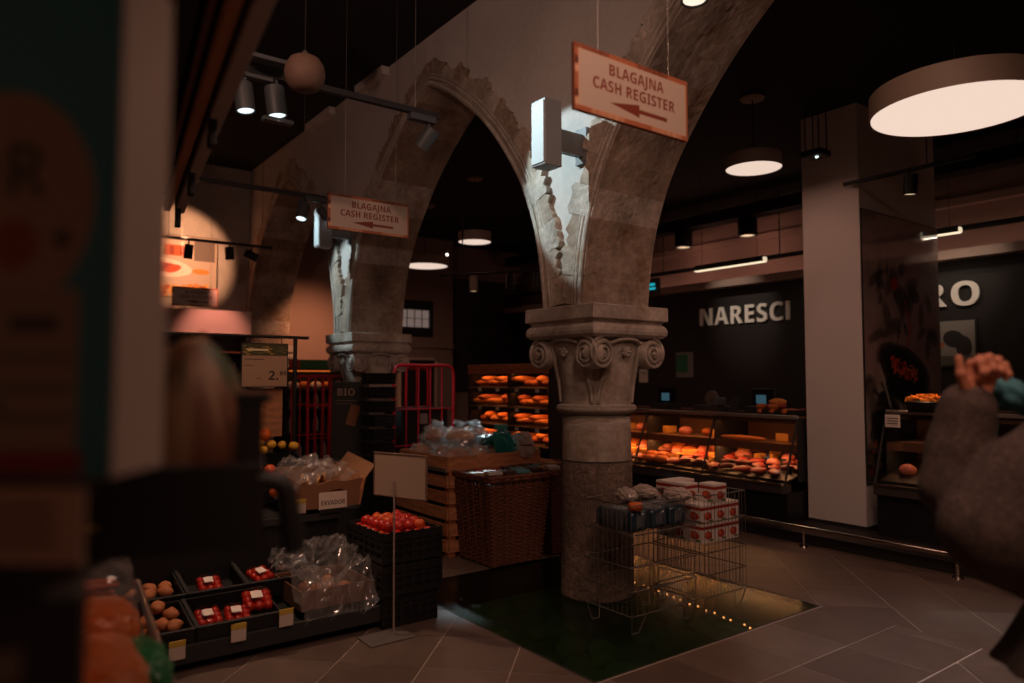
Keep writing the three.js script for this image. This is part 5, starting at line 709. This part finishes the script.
// ------------------------------------------------------------ left foreground (turned to the aisle)
const cR = [Math.cos(YAW), -Math.sin(YAW)], cF = [-Math.sin(YAW), -Math.cos(YAW)];
const W = (r, d) => [r * cR[0] + d * cF[0], r * cR[1] + d * cF[1]]; // right / ahead of where one stands -> world x,z
const put = (r, y, d) => { const [x, z] = W(r, d); return [x, y, z]; };
{
  // near stand: posts, shelf
  const st = thing('shelf_stand', 'blurred black stand in the left foreground carrying the carton and bins', 'stand', put(-0.74, 0, 0.95), YAW);
  part(st, 'shelf', bx(0.36, 0.02, 0.3, 0.0, 1.478, 0.03, 0.004), M.black); part(st, 'lower_shelf', bx(0.24, 0.02, 0.34, -0.1, 1.2, 0.0, 0.004), M.black); part(st, 'back_panel', bx(0.24, 1.46, 0.02, -0.1, 0.73, -0.18), M.black); part(st, 'base', bx(0.24, 0.08, 0.4, -0.1, 0.04, -0.02, 0.005), M.black); for (const x of [-0.2, 0.0]) part(st, 'post', bx(0.03, 1.46, 0.03, x, 0.73, -0.15), M.black);
  part(st, 'arm', bx(0.03, 0.03, 0.5, 0.0, 1.285, -0.36), M.black);
  // carton
  const w = 0.228, h = 0.6; const c0 = thing('printed_carton', 'tall blurred teal carton with a beige circle in the left foreground', 'carton', put(-0.555, 1.489, 0.8), YAW);
  const ct = canvasTex(410, 1080, (c, w, h) => {
    const X = p => (p + 90) * 2, Y = p => (p + 66) * 2; c.fillStyle = '#237080'; c.fillRect(0, 0, w, h);
    c.fillStyle = '#86705c'; c.beginPath(); c.ellipse(X(2), Y(195), 180, 226, 0, 0, 7); c.fill(); c.fillStyle = '#2e342c'; c.font = 'bold 150px sans-serif'; c.fillText('R', X(-5), Y(190)); c.fillText('O', X(-62), Y(190));
    c.fillStyle = '#7d3c1e'; c.beginPath(); c.ellipse(X(10), Y(240), 50, 54, 0, 0, 7); c.fill(); c.fillStyle = '#24211c'; c.beginPath(); c.ellipse(X(60), Y(234), 18, 18, 0, 0, 7); c.fill();
    c.fillStyle = '#7f705f'; c.fillRect(0, Y(285), X(80), 330); c.fillStyle = '#2c2620'; c.fillRect(X(8), Y(313), 100, 30); c.fillStyle = '#5d564a'; for (const y of [352, 382, 410]) c.fillRect(X(-70), Y(y), 290, 18); c.fillStyle = '#3d5048'; c.fillRect(X(-70), Y(398), 150, 20);
    c.fillStyle = '#7d1f1f'; c.fillRect(0, Y(449), X(86), 46);
  });
  part(c0, 'body', bx(w, h, 0.115, 0, h / 2, -0.0585, 0.003), mat(0xa2948a, 0.8)); part(c0, 'printed_face', new THREE.PlaneGeometry(w - 0.004, h - 0.004).toNonIndexed().translate(0, h / 2, 0.001), new THREE.MeshStandardMaterial({ map: ct, roughness: 0.6 }));
  const pc = thing('shelf_card', 'blurred beige price card on the shelf edge below the teal carton', 'card', put(-0.54, 1.403, 0.765), YAW); part(pc, 'card', bx(0.18, 0.08, 0.004, 0, 0.042, 0), mat(0xa58c78, 0.8)); for (let i = 0; i < 3; i++) part(pc, 'print_line', bx(0.1, 0.008, 0.003, 0.01, 0.025 + i * 0.018, 0.002), mat(0x6a5648, 0.8)); part(pc, 'clip', bx(0.18, 0.01, 0.02, 0, 0.08, -0.01), M.black);
  const fb = thing('black_bin', 'blurred black bin with a white sticker at the lower left corner', 'bin', put(-0.572, 1.211, 0.814), YAW + 0.515); part(fb, 'bin', bx(0.17, 0.165, 0.2, 0, 0.083, 0, 0.01), M.black); part(fb, 'sticker', bx(0.06, 0.034, 0.002, 0.002, 0.1, 0.101), mat(0x6d635c, 0.7));
  // top tray further along
  const tb = thing('black_tray_bin', 'blurred black tray holding the mottled squash', 'tray', put(-0.631, 1.3, 1.32), YAW + 0.33);
  part(tb, 'tray', [bx(0.34, 0.012, 0.3, 0, 0.006, -0.05), bx(0.34, 0.15, 0.012, 0, 0.075, 0.1, 0.004), bx(0.34, 0.12, 0.012, 0, 0.06, -0.2, 0.004), bx(0.012, 0.14, 0.3, 0.165, 0.07, -0.05, 0.004), bx(0.012, 0.14, 0.3, -0.165, 0.07, -0.05, 0.004)], M.black); part(tb, 'sticker', bx(0.03, 0.008, 0.002, -0.1, 0.055, 0.107), mat(0xa08a3a, 0.6)); part(tb, 'tag_holder', [bx(0.045, 0.13, 0.012, 0.145, 0.2, 0.09, 0.004), bx(0.06, 0.02, 0.02, 0.15, 0.265, 0.09, 0.004)], M.black); part(tb, 'handle', tube([[0.16, 0.12, 0.09], [0.2, 0.11, 0.09], [0.215, 0.06, 0.09], [0.225, -0.01, 0.09]], 0.02, 20, 8), M.black);
  const sq = thing('squash', 'large blurred mottled beige squash in the black tray', 'squash', put(-0.6, 1.313, 1.36), YAW);
  const sg = vcol(T(lathe([[0, 0], [0.05, 0.004], [0.088, 0.04], [0.1, 0.09], [0.097, 0.14], [0.085, 0.19], [0.066, 0.235], [0.04, 0.268], [0.015, 0.282], [0, 0.284]], 40), 0.0, 0, 0), (x, y, z) => { const n = noise3(x * 22 + 3, y * 18, z * 22), g = noise3(x * 14 + 40, y * 12 + 9, z * 14); return n > 0.58 ? [0.11, 0.035, 0.012] : g > 0.6 ? [0.03, 0.045, 0.014] : [0.24, 0.14, 0.075]; });
  sq.scale.set(1.12, 1.28, 1.12); part(sq, 'fruit', sg, new THREE.MeshStandardMaterial({ vertexColors: true, roughness: 0.6 })); part(sq, 'stalk', rod([0, 0.27, -0.02], [0.004, 0.288, -0.03], 0.01, 8), M.cardDark);
  // produce bin with metal rails, net bags
  const a = Math.atan2(0.09, 1.03); const pb = thing('produce_bin', 'black produce bin with metal edge rails at the lower left', 'bin', [0.5, 0, -2.72], -a);
  part(pb, 'bin', [span(-0.75, -0.04, 0, 0.62, -0.62, 0.75)], M.black); part(pb, 'rail', rod([0, 0.75, -0.66], [0, 0.75, 0.9], 0.013, 10), M.steel); part(pb, 'rail', rod([-0.02, 0.69, -0.66], [-0.02, 0.69, 0.9], 0.009, 10), M.steel); for (const z of [-0.6, -0.1, 0.4, 0.8]) part(pb, 'rail_post', rod([-0.02, 0.55, z], [0, 0.75, z], 0.008), M.greyMetal);
  const net = (p, rx, ry, rz, label, m, lab) => { const t = thing('net_bag', label, 'net bag', p); const fr = []; for (let i = 0; i < 14; i++) { const u = rr(-1, 1), v = rr(-1, 1); part(t, 'orange', T(og.clone(), u * rx * 0.55, ry + rr(-0.4, 0.45) * ry, v * rz * 0.6), m); } part(t, 'net', crumple(rx, ry, rz, 0.12, 3, p[0] * 7, 14, 0.75).translate(0, ry, 0), new THREE.MeshPhysicalMaterial({ color: lab, transmission: 0.5, roughness: 0.35, thickness: 0 })); return t; };
  const og = lathe([[0, -0.038], [0.025, -0.03], [0.038, 0], [0.025, 0.03], [0, 0.037]], 14);
  const n1 = net([0.27, 0.62, -2.15], 0.13, 0.15, 0.22, 'orange net bag of fruit with a green label in the lower left bin', M.orange, 0xd8763a); part(n1, 'green_label', crumple(0.075, 0.09, 0.15, 0.15, 3, 3, 14, 0.8).translate(0.095, 0.19, 0.0), mat(0x1f5e36, 0.4));
  net([0.33, 0.62, -2.72], 0.13, 0.13, 0.16, 'orange net bag of fruit behind the first in the lower left bin', M.orange, 0xd8763a);
  const cb = thing('carrot_bag', 'shiny clear bag at the far end of the lower left bin', 'bag', [0.36, 0.62, -3.1]); part(cb, 'bag', crumple(0.15, 0.17, 0.13, 0.2, 4, 12, 14, 0.75).translate(0, 0.17, 0), M.film); for (let i = 0; i < 6; i++) part(cb, 'carrot', T(cy(0.006, 0.02, 0.2, 0, 0, 0, 10, 0, 1.57), -0.02, 0.12 + (i % 3) * 0.05, -0.06 + i * 0.025), mat(0xc2603a, 0.6));
  // canopy
  const dir = new THREE.Vector3(0.32, 0, -2.43).normalize(), ang = Math.atan2(-dir.x, -dir.z); const cn = thing('shelf_canopy', 'blurred slatted canopy of the shelving in the upper left foreground', 'canopy', [0.6, 2.6, -1.87], ang);
  // local -z runs along the canopy, local -x towards its inside
  part(cn, 'fascia', bx(0.05, 0.1, 4.6, -0.035, 0.0, -0.3, 0.006), mat(0xb3a89f, 0.6)); part(cn, 'wood_strip', bx(0.035, 0.05, 4.6, -0.1, -0.02, -0.3, 0.004), mat(0xb07a52, 0.6)); part(cn, 'wood_strip', bx(0.02, 0.03, 4.6, -0.145, 0.0, -0.3, 0.004), M.cardDark); part(cn, 'beam', bx(0.05, 0.08, 4.6, -0.2, 0.02, -0.3, 0.004), M.black);
  for (let i = 0; i < 60; i++) part(cn, 'slat', bx(0.5, 0.014, 0.035, -0.48, 0.0, 1.9 - i * 0.075), M.cardDark); part(cn, 'roof_panel', bx(0.7, 0.02, 4.6, -0.35, 0.06, -0.3), M.black); for (const z of [-0.9, -1.7, -2.5]) part(cn, 'bracket', bx(0.03, 0.12, 0.06, -0.05, -0.09, z, 0.008), M.black); part(cn, 'post', bx(0.06, 2.55, 0.06, -0.66, -1.325, -2.3), M.black); part(cn, 'post', bx(0.06, 2.55, 0.06, -0.66, -1.325, 1.6), M.black);
}
// ------------------------------------------------------------ the shopper
function sdfMesh(bones, lo, hi, cell, k) {
  const size = Math.max(hi[0] - lo[0], hi[1] - lo[1], hi[2] - lo[2]), n = Math.ceil(size / cell) + 4, mc = new MarchingCubes(n, new THREE.MeshBasicMaterial(), false, false, 260000), S = n * cell / 2, c = lo.map((v, i) => (v + hi[i]) / 2); mc.isolation = 0;
  const B = bones.map(([a, b, ra, rb]) => { const d = b.map((v, i) => v - a[i]); return [a, d, d[0] ** 2 + d[1] ** 2 + d[2] ** 2 || 1e-9, ra, rb ?? ra]; });
  for (let z = 0; z < n; z++) for (let y = 0; y < n; y++) for (let x = 0; x < n; x++) {
    const P = [c[0] + (x - n / 2) / (n / 2) * S, c[1] + (y - n / 2) / (n / 2) * S, c[2] + (z - n / 2) / (n / 2) * S]; let d = 9;
    for (const [a, v, l, ra, rb] of B) { const q = [P[0] - a[0], P[1] - a[1], P[2] - a[2]]; const t = Math.max(0, Math.min(1, (q[0] * v[0] + q[1] * v[1] + q[2] * v[2]) / l)); const e = Math.hypot(q[0] - v[0] * t, q[1] - v[1] * t, q[2] - v[2] * t) - (ra + (rb - ra) * t); const h = Math.max(k - Math.abs(d - e), 0) / k; d = Math.min(d, e) - h * h * k * 0.25; }
    mc.field[x + y * n + z * n * n] = -d;
  }
  mc.update(); const cnt = mc.count, g = new THREE.BufferGeometry(); const p = new Float32Array(mc.positionArray.slice(0, cnt * 3)), nn = new Float32Array(mc.normalArray.slice(0, cnt * 3));
  for (let i = 0; i < cnt; i++) { for (let j = 0; j < 3; j++) p[i * 3 + j] = c[j] + p[i * 3 + j] * S; }
  g.setAttribute('position', new THREE.BufferAttribute(p, 3)); g.setAttribute('normal', new THREE.BufferAttribute(nn, 3)); g.computeVertexNormals(); const m = mergeVertices((g.deleteAttribute('normal'), g), 1e-4); m.computeVertexNormals(); return tri(m, 2);
}
{
  const p = thing('person', 'person in a brown wool coat raising one hand at the right edge', 'person', put(1.72, 0, 2.2), YAW);
  // x to the right, y up, -z away; the body stands just outside the frame
  const head = [[[0.1, 1.56, 0], [0.1, 1.62, 0.0], 0.085, 0.092], [[0.095, 1.53, -0.05], [0.095, 1.55, -0.05], 0.05, 0.06], [[0.1, 1.44, 0.01], [0.1, 1.54, 0.0], 0.055, 0.052], [[0.09, 1.585, -0.095], [0.09, 1.56, -0.108], 0.01, 0.014], [[0.08, 1.525, -0.09], [0.105, 1.525, -0.09], 0.01], [[0.012, 1.59, 0.01], [0.01, 1.56, 0.015], 0.012], [[0.188, 1.59, 0.01], [0.19, 1.56, 0.015], 0.012]];
  const hand = [[[-0.335, 1.49, -0.02], [-0.325, 1.535, -0.01], 0.031, 0.03]];
  const kn = [[-0.318, 1.642, 0.004], [-0.292, 1.655, 0.004], [-0.264, 1.648, 0.002], [-0.24, 1.632, 0]], fl = [0.95, 1.05, 1, 0.8];
  kn.forEach((q, i) => { const k = fl[i], r = 0.0125 - i * 0.0006; hand.push([[-0.325 + i * 0.014, 1.55, -0.006], q, 0.022, 0.0155]); const a = [q[0] + 0.006, q[1] + 0.006, 0.034 * k], b = [q[0] + 0.01, q[1] - 0.026 * k, 0.046 * k], c = [q[0] + 0.006, q[1] - 0.044 * k, 0.03]; hand.push([q, a, r + 0.001, r], [a, b, r, r - 0.0012], [b, c, r - 0.0012, r - 0.0025]); });
  hand.push([[-0.335, 1.56, 0.006], [-0.362, 1.612, 0.02], 0.02, 0.014], [[-0.362, 1.612, 0.02], [-0.366, 1.66, 0.018], 0.0135, 0.0105]);
  const hg = sdfMesh(hand, [-0.4, 1.45, -0.08], [-0.2, 1.69, 0.08], 0.0034, 0.008), hd = sdfMesh(head, [-0.02, 1.38, -0.15], [0.24, 1.74, 0.12], 0.006, 0.03);
  const arm = sdfMesh([[[-0.335, 1.5, -0.02], [-0.36, 1.27, -0.02], 0.032, 0.042], [[-0.36, 1.27, -0.02], [-0.22, 1.2, 0.08], 0.042, 0.045], [[-0.22, 1.2, 0.08], [-0.06, 1.36, 0.06], 0.045, 0.055], [[-0.06, 1.38, 0], [0.26, 1.38, 0], 0.06, 0.06], [[0.1, 1.36, 0.01], [0.1, 0.95, 0.01], 0.13, 0.13], [[0.1, 1.36, 0], [0.1, 1.46, 0], 0.06, 0.055], [[0.26, 1.38, 0], [0.3, 1.1, 0.02], 0.055, 0.045], [[0.3, 1.1, 0.02], [0.28, 0.85, -0.06], 0.042, 0.032], [[0.03, 0.92, 0], [0.02, 0.5, 0], 0.085, 0.06], [[0.02, 0.5, 0], [0.02, 0.09, 0.02], 0.058, 0.04], [[0.17, 0.92, 0], [0.18, 0.5, 0], 0.085, 0.06], [[0.18, 0.5, 0], [0.18, 0.09, 0.02], 0.058, 0.04], [[0.02, 0.06, 0.02], [0.01, 0.035, -0.12], 0.04, 0.03], [[0.18, 0.06, 0.02], [0.19, 0.035, -0.12], 0.04, 0.03]], [-0.45, 0, -0.2], [0.4, 1.56, 0.2], 0.016, 0.04);
  part(p, 'body', [hg, hd, arm], M.skin);
  part(p, 'hair', sdfMesh([[[0.1, 1.62, 0.02], [0.1, 1.66, 0.01], 0.1, 0.08], [[0.1, 1.62, 0.06], [0.1, 1.45, 0.08], 0.085, 0.05]], [-0.03, 1.36, -0.1], [0.23, 1.77, 0.19], 0.01, 0.04), M.hair);
  const coat = sdfMesh([[[-0.322, 1.505, -0.02], [-0.345, 1.38, -0.03], 0.08, 0.088], [[-0.345, 1.38, -0.03], [-0.385, 1.26, -0.02], 0.088, 0.085], [[-0.32, 1.165, 0.09], [-0.22, 1.3, 0.12], 0.15, 0.14], [[-0.22, 1.3, 0.12], [-0.02, 1.42, 0.1], 0.14, 0.155], [[-0.02, 1.41, 0.08], [0.26, 1.38, 0.0], 0.14, 0.11], [[-0.28, 1.13, 0.07], [0.05, 1.02, 0.04], 0.14, 0.18], [[0.1, 1.3, 0.02], [0.1, 0.95, 0.02], 0.18, 0.2], [[0.27, 1.36, 0], [0.31, 1.08, 0.02], 0.085, 0.075], [[0.31, 1.08, 0.02], [0.29, 0.9, -0.05], 0.075, 0.065]], [-0.5, 0.72, -0.26], [0.42, 1.62, 0.32], 0.012, 0.02);
  part(p, 'coat', coat, M.fabric);
  { const g = lathe([[0.1, 1.02], [0.13, 0.95], [0.2, 0.8], [0.235, 0.74], [0.23, 0.735], [0.12, 0.93]], 40), q = g.attributes.position; for (let i = 0; i < q.count; i++) { const x = q.getX(i), z = q.getZ(i), a = Math.atan2(z, x), f = 1 + 0.07 * Math.sin(a * 9) * (1.02 - q.getY(i)) * 3; q.setX(i, x * f * 1.0); q.setZ(i, z * f); } g.translate(-0.02, 0, 0.03); g.computeVertexNormals(); part(p, 'coat_skirt', tri(g, 2), M.trousers); }
  for (const x of [0.02, 0.18]) part(p, 'trouser_leg', sdfMesh([[[x, 0.9, 0], [x, 0.5, 0], 0.1, 0.078], [[x, 0.5, 0], [x, 0.1, 0.02], 0.076, 0.07]], [x - 0.12, 0.02, -0.12], [x + 0.12, 1.0, 0.14], 0.014, 0.03), M.trousers);
  for (const x of [0.02, 0.185]) part(p, 'shoe', sdfMesh([[[x, 0.055, 0.03], [x, 0.045, -0.12], 0.05, 0.042]], [x - 0.07, 0, -0.18], [x + 0.07, 0.12, 0.1], 0.008, 0.02), M.black);
  part(p, 'scarf', [T(blob(0.075, 0.05, 0.07, 0.2, 4, 12, 5), -0.18, 1.55, -0.07), tube([[-0.16, 1.54, -0.06], [-0.03, 1.5, -0.09], [0.1, 1.485, -0.1], [0.2, 1.5, 0], [0.1, 1.5, 0.1], [-0.02, 1.5, 0.06]], 0.04, 40, 10)], M.teal);
}
// ------------------------------------------------------------ lamps on the near side, outside the frame
{ const u = thing('aisle_spotlight', 'warm spotlight high on the left side of the aisle, out of view', 'spotlight', [-0.6, 3.95, -2.5]); spotHead(u, [0, 0, 0], [4, 0.3, -3.4], 0.07, 0.2, lensWarm); part(u, 'stem', rod([0, 0.05, 0], [0, CEIL - 3.95, 0], 0.01), M.charcoal); spotLight(new THREE.Color(1, 0.58, 0.45), 9, [-0.48, 3.96, -2.6], [3.4, 4.1, -5.6], 40, 1, 4); }
roundLamp(0.4, 4.6, 1.0, 0.5, 0.15, 'round drum lamp above and behind the camera', CEIL, 0.9, 36, NEAR);
roundLamp(1.9, 4.62, -1.2, 0.4, 0.15, 'round drum lamp above the near aisle out of view', CEIL, 0.9, 27, NEAR);

renderer.render(scene, camera);
